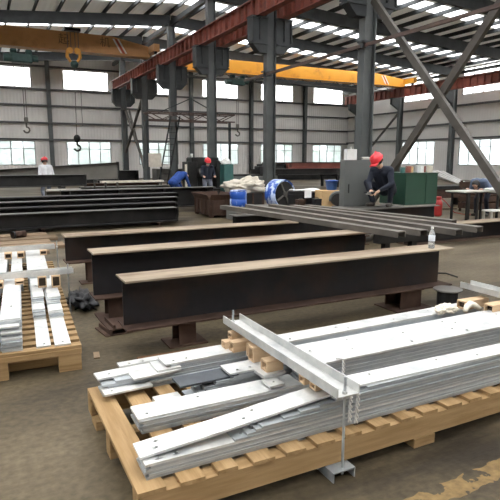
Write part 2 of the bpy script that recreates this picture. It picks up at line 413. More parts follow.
def girder(name, x, z0, z1, y0, y1):
    m = MB(); tf = .035
    m.b2(x - .16, x + .16, y0, y1, z0, z0 + tf); m.b2(x - .16, x + .16, y0, y1, z1 - tf, z1); m.b2(x - .012, x + .012, y0, y1, z0 + tf, z1 - tf)
    y = y0 + .02
    while y < y1:
        m.b2(x - .145, x + .145, y, y + .03, z0 + tf, z1 - tf); y += .62
    o = struct(name, m, 'runway')
    MB().b2(x - .035, x + .035, y0, y1, z1, z1 + .09).obj('rail', 'greyst', o)
girder('crane_runway', 10.05, 7.06, 7.74, 4.0, 44.2); girder('crane_runway', 11.15, 7.06, 7.74, 4.0, 44.2)
girder('crane_runway', 33.0, 6.92, 7.70, 16, 44.4); girder('crane_runway', -11.8, 6.92, 7.70, 16, 44.4)

# bracing between the middle columns, and small knee braces
def brace(a, b, w=.16, h=.16): struct('brace', MB().beam(a, b, w, h), 'brace')
brace((XC - .02, 13.0, 6.2), (XC - .02, 7.5, .12), .12, .20); brace((XC + .12, 13.0, .25), (XC + .12, 7.5, 6.55), .12, .20)
brace((XC, 43.1, 2.2), (XC, 37.4, 6.1)); brace((XC + .1, 43.1, 5.5), (XC + .1, 37.4, .6)); brace((XC, 37.3, .2), (XC, 41.5, 5.3), .12, .12)
brace((XR - .05, 43.0, 1.2), (XR - .05, 37.5, 5.6), .14, .14)
# conductor pipe clamped to the left faces of the middle columns
o = struct('conductor_pipe', MB().b2(10.27, 10.35, 5.0, 20.9, 4.88, 4.97), 'pipe')
m = MB()
for y in (7.25, 13.25, 19.25): m.b2(10.2, 10.55, y - .28, y - .18, 4.84, 5.02); m.b2(10.15, 10.5, y - .34, y - .10, 4.99, 5.04)
m.obj('pipe_clamp', 'frame', o)

# ------------------------------------------------------------------ overhead cranes
def crane(label, y, xa, xb, z0, z1, stripe_x, taper, paint):
    t = thing('overhead_crane', label, 'crane', (0, y, 0))
    m = MB(); w = .3
    pts = [(xa + .2, z0), (xb - .1, z0), (xb, z0 + .30)]
    pts += [(xb, z0 + .62), (xb - taper, z1)]
    pts += [(xa + taper, z1), (xa, z0 + .62), (xa, z0 + .30)]
    m.prism(pts, -w, w, 'y'); m.obj('main_girder', paint, t)
    MB().b2(xa + .2, xb - .2, -w - .09, -w, z0, z0 + .06).b2(xa + .2, xb - .2, w, w + .09, z0, z0 + .06).obj('lower_flange', paint, t)
    for x in (xa, xb):
        e = MB().b2(x - .17, x + .17, -1.5, 1.5, z0 + .22, z0 + .62).obj('end_carriage', paint, t)
        for yy in (-1.2, 1.2): MB().cyl((x - .06, yy, z0 + .2), (x + .06, yy, z0 + .2), .14, 16).obj('wheel', 'blackst', e)
    for i, dx in enumerate((0, .15, .30)):
        mm = MB(); hh = (z1 - z0)
        mm.prism([(stripe_x + dx + .16, z0 + .12), (stripe_x + dx + .26, z0 + .12), (stripe_x + dx - .20, z1 - .14), (stripe_x + dx - .30, z1 - .14)], -w - .006, -w - .0005, 'y')
        mm.obj('stripe', 'white' if i != 1 else 'red', t)
    return t
c1 = crane('yellow overhead crane girder with two dark characters, nearer the left end of the hall', 33.8, -11.8, 10.05, 7.83, 8.88, 8.0, 2.4, 'hazeyellow')
c2 = crane('yellow overhead crane girder over the bay by the side wall, with lattice rail below', 36.3, 11.15, 33.0, 7.70, 8.64, 30.7, 3.0, 'yellow')
def glyph(ch, x, z, size):
    cu = bpy.data.curves.new('lettering', 'FONT'); cu.body = ch; cu.size = size; cu.extrude = .004; cu.align_x = 'CENTER'; cu.align_y = 'CENTER'
    tmp = bpy.data.objects.new('lettering', cu); C.objects.link(tmp)
    me = bpy.data.meshes.new_from_object(tmp.evaluated_get(bpy.context.evaluated_depsgraph_get())); bpy.data.objects.remove(tmp)
    me.materials.clear(); me.materials.append(MT['text'])
    o = bpy.data.objects.new('lettering', me); C.objects.link(o); o.parent = c1; o.location = (x, -.306, z); o.rotation_euler = (PI/2, 0, 0)
glyph('\u8d77', 4.9, 8.42, .62); glyph('\u673a', 7.25, 8.46, .62)
# lattice rail under the second crane
m = MB(); x = 12.0; k = 0
m.beam((12, -.55, 7.66), (31.5, -.55, 7.66), .05, .05); m.beam((12, -.55, 7.28), (31.5, -.55, 7.28), .05, .05)
while x < 31:
    m.beam((x, -.55, 7.28), (x + .8, -.55, 7.66), .04, .04); m.beam((x + .8, -.55, 7.66), (x + 1.6, -.55, 7.28), .04, .04); x += 1.6
for x in (13, 20, 27, 31): m.beam((x, -.55, 7.66), (x, -.25, 7.75), .05, .05)
m.obj('lattice_rail', 'brace', c2)

def hook_mesh(m, x, z, s=1.0):
    pts = [(x, 0, z + .45*s), (x, 0, z + .2*s)]
    for k in range(9):
        a = PI/2 - k * (1.45 * PI / 8); pts.append((x + math.cos(a) * .16*s * 1, 0, z + math.sin(a) * .16*s))
    m.tube(pts, .05 * s, 8)
def hoist(label, x, y, ztop, zhook):
    t = thing('chain_hoist', label, 'hoist', (x, y, 0))
    MB().box((0, 0, ztop - .50), (1.1, .5, .46), bev=.05).obj('body', 'hoist', t)
    MB().cyl((-.95, 0, ztop - .5), (-.48, 0, ztop - .5), .22, 14).obj('motor', 'hoist', t)
    MB().cyl((.48, 0, ztop - .46), (.85, 0, ztop - .46), .18, 14).obj('gearbox', 'hoist', t)
    for s in (-.42, .38): MB().box((s, 0, ztop - .19), (.34, .3, .34), bev=.04).cyl((s - .12, -.18, ztop - .12), (s + .12, -.18, ztop - .12), .1, 10).obj('trolley', 'hoist', t)
    for s in (-.06, .06): MB().tube([(s, 0, ztop - .6), (s, 0, zhook + .5)], .022, 6).obj('chain', 'rope', t)
    m = MB(); m.box((0, 0, zhook + .55), (.22, .14, .3), bev=.03); hook_mesh(m, 0, zhook); m.obj('hook', 'rope', t)
    return t
hoist('dark green chain hoist hanging under the crane that bears dark characters', 2.6, 33.5, 7.70, 3.3)
hoist('dark green chain hoist hanging under the crane with a lattice rail', 17.3, 36.3, 7.70, 3.5)
# big hook block on ropes, with a lower hook on a long line
t = thing('hook_block', 'yellow hook block with a dark ball slung on ropes before the lettered crane', 'hook block', (5.36, 33.2, 0))
for dx in (-.3, -.12, .12, .3): MB().tube([(dx, .0, 8.95), (dx, 0, 7.75)], .02, 6).obj('rope', 'rope', t)
MB().b2(-.45, .45, -.1, .9, 8.90, 9.05).obj('carrier', 'blackst', t)
for s in (-1, 1):
    MB().tube([(s*.10, 0, 7.95), (s*.34, 0, 7.75), (s*.36, 0, 7.45), (s*.18, 0, 7.18)], [.07, .1, .1, .07], 8).cyl((s*.2, -.1, 7.8), (s*.2, .1, 7.8), .17, 14).obj('sheave', 'yellow', t)
m = MB(); m.ball((.02, 0, 7.05), .23, 2); m.obj('ball', 'hoist', t, True)
m = MB(); m.tube([(0, 0, 6.9), (-.04, 0, 4.6), (-.06, 0, 2.95)], .022, 6); m.obj('line', 'rope', t)
m = MB(); m.ball((-.06, 0, 2.85), .2, 2, (1, 1, 1.2)); hook_mesh(m, -.06, 2.3, 1.1); m.obj('hook', 'blackst', t)
m = MB(); m.cyl((.3, .0, 6.9), (.3, 0, 3.6), .018, 6); m.obj('control_cable', 'rope', t)

# ------------------------------------------------------------------ steel girders laid out in the hall
def steel_girder(label, x0, x1, y, z0, h, b=.34, tf=.016, tw=.012, yaw=0, web='web', fl='flange', group=None, end=False):
    L = x1 - x0
    t = thing('steel_girder', label, 'girder', ((x0 + x1) / 2, y, z0), R(yaw), group)
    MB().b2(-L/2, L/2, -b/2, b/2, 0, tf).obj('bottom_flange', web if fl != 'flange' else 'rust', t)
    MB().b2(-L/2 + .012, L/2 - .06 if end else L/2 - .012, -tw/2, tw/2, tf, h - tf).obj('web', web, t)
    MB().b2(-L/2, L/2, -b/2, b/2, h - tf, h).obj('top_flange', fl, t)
    return t
steel_girder('dark steel I girder nearest the galvanised strips, clear bottle standing on its end', 1.0, 4.75, 4.425, .22, .435, end=True)
steel_girder('dark steel I girder second back from the galvanised strips', .95, 4.5, 5.52, .235, .485)
steel_girder('shallower dark steel I girder third back from the galvanised strips', .92, 4.45, 7.27, .30, .365)
steel_girder('long dark girder carrying the feet of the red-helmeted grinder', 3.9, 8.72, 8.42, .18, .50, fl='greyst')
steel_girder('long dark girder under the grey cabinet, behind the grinder', 5.6, 8.72, 8.86, .18, .50, fl='greyst')
steel_girder('dark girder lying on the floor before the white work tables', 7.3, 12.2, 7.79, .0, .36, b=.40, fl='flange')

def stub(name, label, x, y, h, w=.16, d=.2, plate=.36, cat='support'):
    t = thing(name, label, cat, (x, y, 0))
    MB().prism(iprof(w, d, .014, .014), .014, h - .014, 'z').obj('stub', 'rust', t)
    for ch in t.children: ch.location = (0, -d/2, 0)
    MB().b2(-plate/2, plate/2, -plate/2.6, plate/2.6, 0, .014).obj('base_plate', 'rust', t)
    MB().b2(-w/2 - .02, w/2 + .02, -d/2 - .02, d/2 + .02, h - .014, h).obj('cap_plate', 'rust', t)
    return t
stub('girder_support', 'rusty stub support under the bottle girder, end by the left pallet', 1.56, 4.43, .22)
stub('girder_support', 'rusty stub support under the bottle girder, end beside the black spool', 4.18, 4.43, .22, .3, .26, .5)
stub('girder_support', 'rusty stub support at the near end of the second girder back', 1.2, 5.52, .235, .22, .2, .42)
stub('girder_support', 'rusty stub support under the middle of the second girder back', 2.35, 5.52, .235)
stub('girder_support', 'rusty stub support under the far end of the second girder back', 4.1, 5.52, .235)
stub('girder_support', 'thin stub support under the left end of the third girder back', 1.25, 7.27, .30, .12, .16, .3)
stub('girder_support', 'thin stub support under the right end of the third girder back', 4.0, 7.27, .30, .12, .16, .3)
for x, w in ((4.3, 'far left end'), (6.6, 'middle'), (8.45, 'end nearest the red tank')):
    t = thing('steel_sleeper', 'steel sleeper under the %s of the two girders at the grinder' % w, 'sleeper', (x, 8.64, 0))
    MB().prism(iprof(.2, .18, .014, .012), -.55, .55, 'y').obj('profile', 'rust', t)
# flat rusty plates under the second girder's end
for i, (z, dx, ry) in enumerate(((0, 0, 8), (.05, .05, 3))):
    tag(MB().b2(-.2, .2, -.16, .16, 0, .012).b2(-.16, -.14, -.16, .16, .012, .05).b2(.14, .16, -.16, .16, .012, .05).obj('steel_offcut', 'rust', None, False, (1.12 + dx, 5.05, z), R(ry)),
        ('lower' if i == 0 else 'upper') + ' of two rusty offcuts stacked by the second girder end', 'offcut')

# channels laid across the girders
def cprof(w, h, t): return [(-w/2, 0), (-w/2 + t, 0), (-w/2 + t, h - t), (w/2 - t, h - t), (w/2 - t, 0), (w/2, 0), (w/2, h), (-w/2, h)]
chs = [((4.46, 4.80), (4.05, 9.15), 'nearest the second girder end'), ((4.80, 4.78), (4.55, 9.1), 'second from the girder ends'), ((5.22, 4.62), (4.98, 8.95), 'third across, ending near the bottle'),
       ((5.68, 4.70), (5.24, 8.60), 'fourth across, ending past the bottle'), ((5.98, 5.4), (5.5, 8.5), 'outermost, farthest from the girder ends')]
for (xa, ya), (xb, yb), w in chs:
    d = Vector((xb - xa, yb - ya)); L = d.length
    o = MB().prism(cprof(.135, .075, .010), 0, L, 'y').obj('steel_channel', 'chan', None, False, (xa, ya, .722), math.atan2(d.y, d.x) - PI/2)
    tag(o, 'long grey steel channel laid across the girders, ' + w, 'channel', 'channels laid across the girders')
t = thing('steel_trestle', 'dark steel trestle carrying the channel ends behind the bottle', 'trestle', (5.3, 5.18, 0))
MB().b2(-.9, .75, -.06, .06, .60, .72).obj('top_bar', 'blackst', t)
for sx in (-.75, -.3): MB().b2(sx - .04, sx + .04, -.04, .04, 0, .60).obj('leg', 'blackst', t)

# bottle
t = thing('water_bottle', 'clear plastic bottle standing on the end of the nearest girder', 'bottle', (4.50, 4.36, .655))
MB().lathe([(.03, 0), (.036, .006), (.036, .06), (.034, .07), (.036, .08), (.036, .15), (.03, .18), (.014, .212), (.014, .222)], 20).obj('body', 'plbottle', t, True)
MB().lathe([(.0365, .085), (.0368, .086), (.0368, .145), (.0365, .146)], 20).obj('label_band', 'label', t, True)
MB().lathe([(.0155, .222), (.0155, .242), (.013, .245)], 16).obj('cap', 'white', t, True)

# ------------------------------------------------------------------ plates
def plate_mesh(L, W, T, holes=()):
    bm = bmesh.new(); r = .0095
    xs = sorted({0, L} | {h[0] - .02 for h in holes} | {h[0] + .02 for h in holes}); ys = sorted({0, W} | {h[1] - .02 for h in holes} | {h[1] + .02 for h in holes})
    V = {}
    def v(x, y, z):
        k = (round(x, 5), round(y, 5), round(z, 5))
        if k not in V: V[k] = bm.verts.new((x, y, z))
        return V[k]
    for i in range(len(xs) - 1):
        for j in range(len(ys) - 1):
            a, b_, c, d = xs[i], xs[i+1], ys[j], ys[j+1]
            hh = [h for h in holes if a < h[0] < b_ and c < h[1] < d]
            if not hh:
                bm.faces.new((v(a, c, T), v(b_, c, T), v(b_, d, T), v(a, d, T))); bm.faces.new((v(a, c, 0), v(a, d, 0), v(b_, d, 0), v(b_, c, 0)))
            else:
                hx, hy = hh[0]; n = 12
                sq = []
                for k in range(n):
                    t = k * 2 * PI / n + PI / 4; ca, sa = math.cos(t), math.sin(t); q = max(abs(ca), abs(sa))
                    sq.append((hx + .02 * ca / q, hy + .02 * sa / q))
                ci = [(hx + r * math.cos(k * 2 * PI / n + PI/4), hy + r * math.sin(k * 2 * PI / n + PI/4)) for k in range(n)]
                for k in range(n):
                    l = (k + 1) % n
                    bm.faces.new((v(*sq[k], T), v(*sq[l], T), v(*ci[l], T), v(*ci[k], T)))
                    bm.faces.new((v(*sq[k], 0), v(*ci[k], 0), v(*ci[l], 0), v(*sq[l], 0)))
                    bm.faces.new((v(*ci[k], T), v(*ci[l], T), v(*ci[l], 0), v(*ci[k], 0)))
    for a, b_ in zip(xs, xs[1:]):
        bm.faces.new((v(a, 0, 0), v(b_, 0, 0), v(b_, 0, T), v(a, 0, T))); bm.faces.new((v(a, W, 0), v(a, W, T), v(b_, W, T), v(b_, W, 0)))
    for a, b_ in zip(ys, ys[1:]):
        bm.faces.new((v(0, a, 0), v(0, a, T), v(0, b_, T), v(0, b_, 0))); bm.faces.new((v(L, a, 0), v(L, b_, 0), v(L, b_, T), v(L, a, T)))
    bmesh.ops.recalc_face_normals(bm, faces=bm.faces[:])
    me = bpy.data.meshes.new('flat_strip'); bm.to_mesh(me); bm.free(); return me
_pm = {}
def strip(label, L, W, loc, rotz=0, T=.0122, holes=(), m='galvdark', group=None, rot=None):
    k = (round(L, 3), round(W, 3), T, holes, m)
    if k not in _pm:
        _pm[k] = plate_mesh(L, W, T, holes); _pm[k].materials.append(MT[m])
    o = bpy.data.objects.new('steel_strip', _pm[k]); C.objects.link(o); o.location = loc; o.rotation_euler = rot or (0, 0, rotz)
    return tag(o, label, 'steel strip', group)
def ends(L, W):
    q = [(.07, W * .28), (.16, W * .28), (.52, W * .70), (.98, W * .30), (1.45, W * .7), (1.52, W*.3), (2.0, W * .35), (2.45, W * .7), (2.5, W * .3), (2.9, W*.55)]
    return tuple(h for h in q if h[0] < L - .05)
T = .0122; D0 = .205; rnd = random.Random(3)
GA = 'strips of the row at the near edge of the big pallet'
GB = 'strips of the middle row on the big pallet'
GD = 'strips of the third row back on the big pallet'
GC = 'strips of the farthest row on the big pallet'
# near row
z = D0
for i in range(6):
    xo = .58 + rnd.uniform(-.015, .02); yo = 2.175 + rnd.uniform(0, .012) + (i > 3) * .004
    top = i == 5
    strip('long galvanised strip in the low part of the stack at the pallet front edge' if not top else 'holed galvanised strip just under the lifted top strip at the pallet front', 3.42, .14, (xo, yo, z), R(rnd.uniform(-.15, .15)), T, ends(3.42, .14) if top else (), 'galv' if top else 'galvdark', GA); z += T
zz = z
for i, xs in enumerate((1.02, 1.09, 1.14, 1.17, 1.30, 1.40, 1.52, 1.62, 1.74, 1.84)):
    strip('galvanised strip with stepped-back end in the tall part of the front stack' if i else 'lowest stepped-back strip showing two holes in the front stack', 4.0 - xs, .14, (xs, 2.178 + rnd.uniform(0, .014), zz), 0, T, ((.05, .04),) if i < 3 else (), 'galvdark', GA); zz += T
# the bent top strip: low at its free end, riding up on the stack
bm = MB(); W = .14
prof = [(0, z + .003), (.45, z + .043), (.9, z + .091), (1.20, zz - .001), (1.30, zz), (3.42, zz)]
for q in range(len(prof) - 1):
    (xa, za), (xb, zb_) = prof[q], prof[q + 1]
pts = [(x, zz_) for x, zz_ in prof] + [(x, zz_ + T) for x, zz_ in prof[::-1]]
def bent(pts, W, holes):
    m = MB(); n = len(prof)
    for q in range(n - 1):
        (xa, za), (xb, zb_) = prof[q], prof[q + 1]
        sub = plate_mesh(math.hypot(xb - xa, zb_ - za), W, T, tuple((h[0] - xa, h[1]) for h in holes if xa + .03 < h[0] < xb - .03))
        t2 = bmesh.new(); t2.from_mesh(sub); bpy.data.meshes.remove(sub)
        bmesh.ops.transform(t2, matrix=Matrix.Translation((xa, 0, za)) @ Matrix.Rotation(-math.atan2(zb_ - za, xb - xa), 4, 'Y'), verts=t2.verts[:])
        tmp = bpy.data.meshes.new('t'); t2.to_mesh(tmp); t2.free(); m.bm.from_mesh(tmp); bpy.data.meshes.remove(tmp)
    return m
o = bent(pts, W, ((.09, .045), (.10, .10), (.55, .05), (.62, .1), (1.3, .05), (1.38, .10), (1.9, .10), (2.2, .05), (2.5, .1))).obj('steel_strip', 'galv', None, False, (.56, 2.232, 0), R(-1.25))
tag(o, 'topmost strip of the front stack, bent with its free end sagging', 'steel strip', GA)
TOPA = zz + T
# middle row
z = D0
for i in range(6):
    strip('long galvanised strip low in the middle stack of the big pallet', 3.4, .165, (.655 + rnd.uniform(-.012, .02), 2.585 + rnd.uniform(0, .012), z), R(rnd.uniform(-.2, .2)), T, (), 'galvdark', GB); z += T
strip('broad top strip of the middle stack reaching the pallet end, with sparse holes', 1.02, .17, (.65, 2.60, z), R(-.3), T, ((.06, .05), (.38, .12)), 'galv', GB)
strip('small square end piece lying on the middle stack before the channel', .10, .11, (1.45, 2.60, z + T * 2), R(2), T, ((.05, .05),), 'galv', GB)
zb = z
for i, xs in enumerate((1.68, 1.69, 1.70, 1.72, 1.70, 1.74, 1.75, 1.74, 1.73)):
    strip('galvanised strip in the tall part of the middle stack, beyond the cross channel', 4.05 - xs, .17, (xs, 2.585 + rnd.uniform(0, .018), zb), 0, T, (), 'galvdark', GB); zb += T
strip('pale top strip of the middle stack, beyond the cross channel', 2.4, .19, (1.62, 2.585, zb), R(.2), T, ends(2.4, .19), 'galv', GB)
for i in range(4):
    strip('short strip bridging the middle stack just before the cross channel', .36, .15, (1.30 + i * .03, 2.60 + rnd.uniform(0, .01), z + T * (i + (0))), 0, T, (), 'galvdark', GB) if False else None
TOPB = zb + T
# third row
z = D0
for i in range(8):
    strip('galvanised strip in the lower layers of the third row back', 2.95, .15, (1.02 + rnd.uniform(0, .05) + i * .02, 2.83 + rnd.uniform(0, .01), z), 0, T, (), 'galvdark', GD); z += T
strip('dark uncoated strip lying among the pale strips of the third row', .33, .15, (.97, 2.84, z), R(1.0), T, (), 'plain', GD)
strip('short pale strip end with its neighbour dark, at the front of the third row', .16, .13, (.83, 2.82, D0), R(1), .03, (), 'galv', GD)
zd = z + T
for i in range(2): strip('galvanised strip near the top of the third row, under the wood blocks', 2.7, .15, (1.32 + i * .03, 2.835, z + i * T), 0, T, (), 'galvdark', GD)
strip('white top strip of the third row, end cut beside the dark strip', 2.72, .15, (1.29, 2.83, z + 2 * T), R(.3), T, ends(2.7, .15), 'galv', GD)
TOPD = z + 3 * T
zq = TOPD
while zq + T < TOPB - T:
    strip('galvanised strip raising the third row beyond the cross channel', 2.25, .16, (1.74 + rnd.uniform(0, .03), 2.795 + rnd.uniform(0, .008), zq), 0, T, (), 'galvdark', GD); zq += T
strip('white top strip of the third row beyond the cross channel, rags near its end', 2.3, .175, (1.72, 2.79, zq), R(.2), T, ends(2.3, .17), 'galv', GD)
# farthest row
z = D0
for i in range(7):
    strip('galvanised strip in the lower layers of the farthest row', 3.3, .15, (.60 + rnd.uniform(-.03, .06) + (i == 3) * .1, 3.14 + rnd.uniform(-.01, .012), z), R(rnd.uniform(.2, .6)), T, (), 'galvdark', GC); z += T
strip('short pale strip, front one at the end of the farthest row', .30, .12, (.57, 3.06, z - 4 * T), R(3), T, ((.05, .04),), 'galv', GC)
strip('short pale strip on the end of the farthest row, sticking out most', .42, .11, (.56, 3.20, z), R(4), T, ((.08, .05),), 'galv', GC)
strip('second short strip end lying askew on the farthest row', .32, .12, (.76, 3.10, z), R(5), T, ((.2, .05),), 'galv', GC)
strip('small bright strip piece across the farthest row top', .16, .18, (.92, 3.13, z + T), R(1), T, (), 'galv', GC)
for i in range(3): strip('galvanised strip in the upper layers of the farthest row', 2.9, .15, (1.02, 3.155 + rnd.uniform(0, .01), z + i * T), R(1.0), T, (), 'galvdark', GC)
strip('white top strip of the farthest row, holed near its end', 2.95, .16, (.98, 3.155, z + 3 * T), R(1.2), T, ends(2.95, .16), 'galv', GC)
strip('narrow white strip behind the farthest row top', 3.1, .07, (.72, 3.32, z + T), R(.6), T, ends(3.1, .07)[:4], 'galv', GC)
TOPC = z + 4 * T

# ------------------------------------------------------------------ the big pallet
t = thing('timber_pallet', 'large pale timber pallet carrying long galvanised strips, nearest the camera', 'pallet', (0, 0, 0))
def board(name, cx, cy, cz, L, W, Th, parent, along='x', m='wood', bev=.0015):
    o = MB().box((0, 0, 0), (L, W, Th), None, bev).obj(name, m, parent); o.location = (cx, cy, cz)
    if along == 'y': o.rotation_euler = (0, 0, PI/2)
    return o
for y in (2.15, 2.72, 3.27): board('stringer', 2.36, y, .12, 3.70, .095, .125, t)
x = .72
board('end_board', .575, 2.71, .1935, 1.22, .13, .023, t, 'y')
board('end_stringer', .575, 2.71, .12, 1.03, .085, .125, t, 'y') if False else None
while x < 4.2:
    board('deck_slat', x + .05 + random.uniform(-.01, .01), 2.71 + random.uniform(-.01, .004), .1935, 1.22, random.choice((.105, .115, .12)), .023, t, 'y'); x += .185
for xx in (.60, 2.20, 3.05, 3.9):
    for y in (2.17, 3.2): board('foot_block', xx, y, .0285, .16, .15, .057, t, 'x')

# wood blocks under the channel
def wood_block(label, x, y, z, yaw=0, L=.11, W=.055, h=.05):
    b = thing('wood_block', label, 'wood block', (x, y, z), R(yaw), 'wood blocks on the galvanised strips')
    # hollow-ended packing block
    MB().b2(0, L, -W/2, W/2, 0, .012).b2(0, L, -W/2, W/2, h - .012, h).b2(0, L, -W/2, -W/2 + .01, .012, h - .012).b2(0, L, W/2 - .01, W/2, .012, h - .012).obj('shell', 'blockw', b)
    MB().b2(.03, L - .002, -W/2 + .01, W/2 - .01, .012, h - .012).obj('core', 'hollowshade', b)  # dark core paints the shade deep inside the hollow end
    return b
ZC = .418
wood_block('hollow-ended wood block under the far end of the cross channel, topmost there', 1.50, 3.29, TOPC + .05, 0, .13, .07, .05)
wood_block('hollow-ended wood block on the farthest strip row, leftmost of the lower pair', 1.44, 3.27, TOPC, 0, .15, .065, .049)
wood_block('hollow-ended wood block on the farthest row, front one of the lower pair', 1.46, 3.18, TOPC, 0, .14, .07, .07)
wood_block('hollow-ended wood block standing between the farthest and third rows', 1.52, 3.03, TOPC, 0, .12, .07, .09)
wood_block('tall wood block on the third strip row beneath the channel', 1.50, 2.96, TOPD, 0, .13, .075, .10)
wood_block('lone wood block on a zinc scrap between the third and middle rows', 1.50, 2.78, TOPD, 0, .12, .08, .07)
wood_block('wood block on the front stack, farther of the close pair', 1.52, 2.37, TOPA, 0, .12, .06, .05)
wood_block('wood block on the front stack, nearer of the close pair', 1.53, 2.275, TOPA, 0, .12, .06, .045)
strip('zinc scrap under the lone wood block by the channel', .16, .12, (1.46, 2.705, TOPD - .02), R(3), .02, (), 'galv')
# cross channel, rods and lower bracket
ZCH = .462
def uprof(w, h, t): return [(-w/2, h), (-w/2, 0), (w/2, 0), (w/2, h), (w/2 - t, h), (w/2 - t, t), (-w/2 + t, t), (-w/2 + t, h)]
o = MB().prism(uprof(.14, .055, .007), 2.03, 3.44, 'y').obj('clamp_channel', 'galv', None, False, (1.585, 0, ZCH))
tag(o, 'galvanised U channel clamped across the strips on the big pallet', 'channel')
o = MB().prism([(-u, .0555 - v) for u, v in uprof(.14, .055, .007)], 2.03, 3.44, 'y').obj('clamp_channel', 'galvdark', None, False, (1.575, 0, .0))
tag(o, 'galvanised channel passing under the big pallet, its end showing at the floor', 'channel')
for y, w in ((2.055, 'near'), (3.405, 'far')):
    r = thing('threaded_rod', 'galvanised threaded rod clamping the %s end of the cross channel' % w, 'threaded rod', (1.58, y, 0))
    m = MB().cyl((0, 0, .02), (0, 0, .56), .0075, 10); z = .40
    for k in range(14): m.cyl((0, 0, .47 + k * .006), (0, 0, .4725 + k * .006), .0085, 10)
    m.obj('shank', 'galvdark', r)
    MB().lathe([(.015, ZCH + .007), (.015, ZCH + .021)], 6).obj('nut', 'galv', r)
# small upright lugs at the channel end and twisted tie wires
def twist(path, r=.005, turns=5, rad=.008):
    m = MB(); path = [Vector(p) for p in path]
    for ph in (0, PI):
        pts = []
        n = 60
        for k in range(n + 1):
            f = k / n * (len(path) - 1); i = min(int(f), len(path) - 2); p = path[i].lerp(path[i+1], f - i); a = ph + k / n * turns * 2 * PI
            pts.append(p + Vector((math.cos(a) * rad, math.sin(a) * rad * .6, math.sin(a) * rad * .3)))
        m.tube(pts, r, 5)
    return m
o = twist([(1.655, 2.13, TOPA + .035), (1.70, 2.155, .38), (1.70, 2.160, .235)]).obj('tie_wire', 'white', None, True); tag(o, 'white twisted tie wire hanging over the front strips, nearer the threaded rod', 'wire')
o = twist([(1.675, 2.15, TOPA + .07), (1.750, 2.155, .385), (1.742, 2.158, .22)]).obj('tie_wire', 'white', None, True); tag(o, 'white twisted tie wire over the front strips, second from the threaded rod', 'wire')
o = twist([(1.93, 2.60, TOPB + .012), (1.96, 2.57, TOPB + .01), (1.955, 2.563, .33), (1.935, 2.55, .27)]).obj('tie_wire', 'white', None, True); tag(o, 'white twisted tie wire hanging over the middle strip row', 'wire')
# second cross channel and its blocks, farther along the pallet
o = MB().prism(uprof(.14, .055, .007), 2.55, 3.44, 'y').obj('clamp_channel', 'galv', None, False, (4.02, 0, ZCH)); tag(o, 'galvanised U channel across the far end of the big pallet, past the black spool', 'channel')
wood_block('wood block beside the second cross channel, nearer the black spool', 3.72, 3.22, TOPC, 0, .3, .09, .075)
wood_block('wood block beside the second cross channel, cut off at the photo edge', 3.74, 2.95, TOPD + .03, 0, .3, .09, .075)
# cotton rags
def lump(name, label, loc, sc, m, seed, cat, sub=4, amp=.35, fr=2.2, rotz=0, zmin=-.35):
    b = bmesh.new(); bmesh.ops.create_icosphere(b, subdivisions=sub, radius=1)
    for v in b.verts:
        d = 1 + amp * noise.fractal(v.co * fr + Vector((seed, seed, 0)), .8, 2.1, 4)
        v.co = Vector((v.co.x * d * sc[0], v.co.y * d * sc[1], max(v.co.z, zmin) * d * sc[2]))
    zm = min(v.co.z for v in b.verts)
    for v in b.verts: v.co.z -= zm
    me = bpy.data.meshes.new(name); b.to_mesh(me); b.free(); me.materials.append(MT[m])
    for p in me.polygons: p.use_smooth = True
    o = bpy.data.objects.new(name, me); C.objects.link(o); o.location = loc; o.rotation_euler = (0, 0, rotz)
    return tag(o, label, cat)
lump('cotton_glove', 'crumpled cream cotton glove on the strips in front of the black spool', (3.52, 3.20, TOPC), (.11, .06, .05), 'rag', 3, 'glove', 5, .4, 1.9)
o = MB(); pts = [(-.09, 0, .02), (-.05, .02, .05), (0, .03, .068), (.05, .02, .05), (.085, -.01, .02)]
o = o.tube(pts, [.02, .026, .028, .026, .018], 10).obj('cotton_glove', 'rag', None, True, (3.73, 3.10, TOPC)); tag(o, 'arched cream cotton glove on the strips, beside the wood block', 'glove')

# black spool on the floor
t = thing('wire_spool', 'black wire spool with a grey upper flange beside the girder support', 'spool', (4.44, 4.03, 0))
MB().lathe([(.15, 0), (.15, .02), (.11, .024), (.11, .25), (.06, .25)], 26).obj('core', 'blackpl', t)
MB().lathe([(.06, .25), (.150, .25), (.155, .258), (.150, .266), (.06, .266)], 28).obj('upper_flange', 'greyst', t)
# plank and chip on the floor
o = MB().box((0, 0, .015), (1.15, .17, .03), None, .003).obj('floor_plank', 'rustplank', None, False, (1.62, 4.06, 0), R(-2)); tag(o, 'rust brown plank on the floor between big pallet and nearest girder', 'plank')
o = MB().box((0, 0, .006), (.05, .14, .012), None, .002).obj('wood_chip', 'oldwood', None, False, (.77, 4.42, 0), R(-8)); tag(o, 'small brown wood chip lying on bare floor beside the left pallet', 'wood chip')
lump('plastic_sheet', 'crumpled black plastic sheet on the floor by the second girder end', (.955, 6.15, 0), (.14, .34, .085), 'blackpl', 8, 'plastic sheet', 4, .6, 2.6)

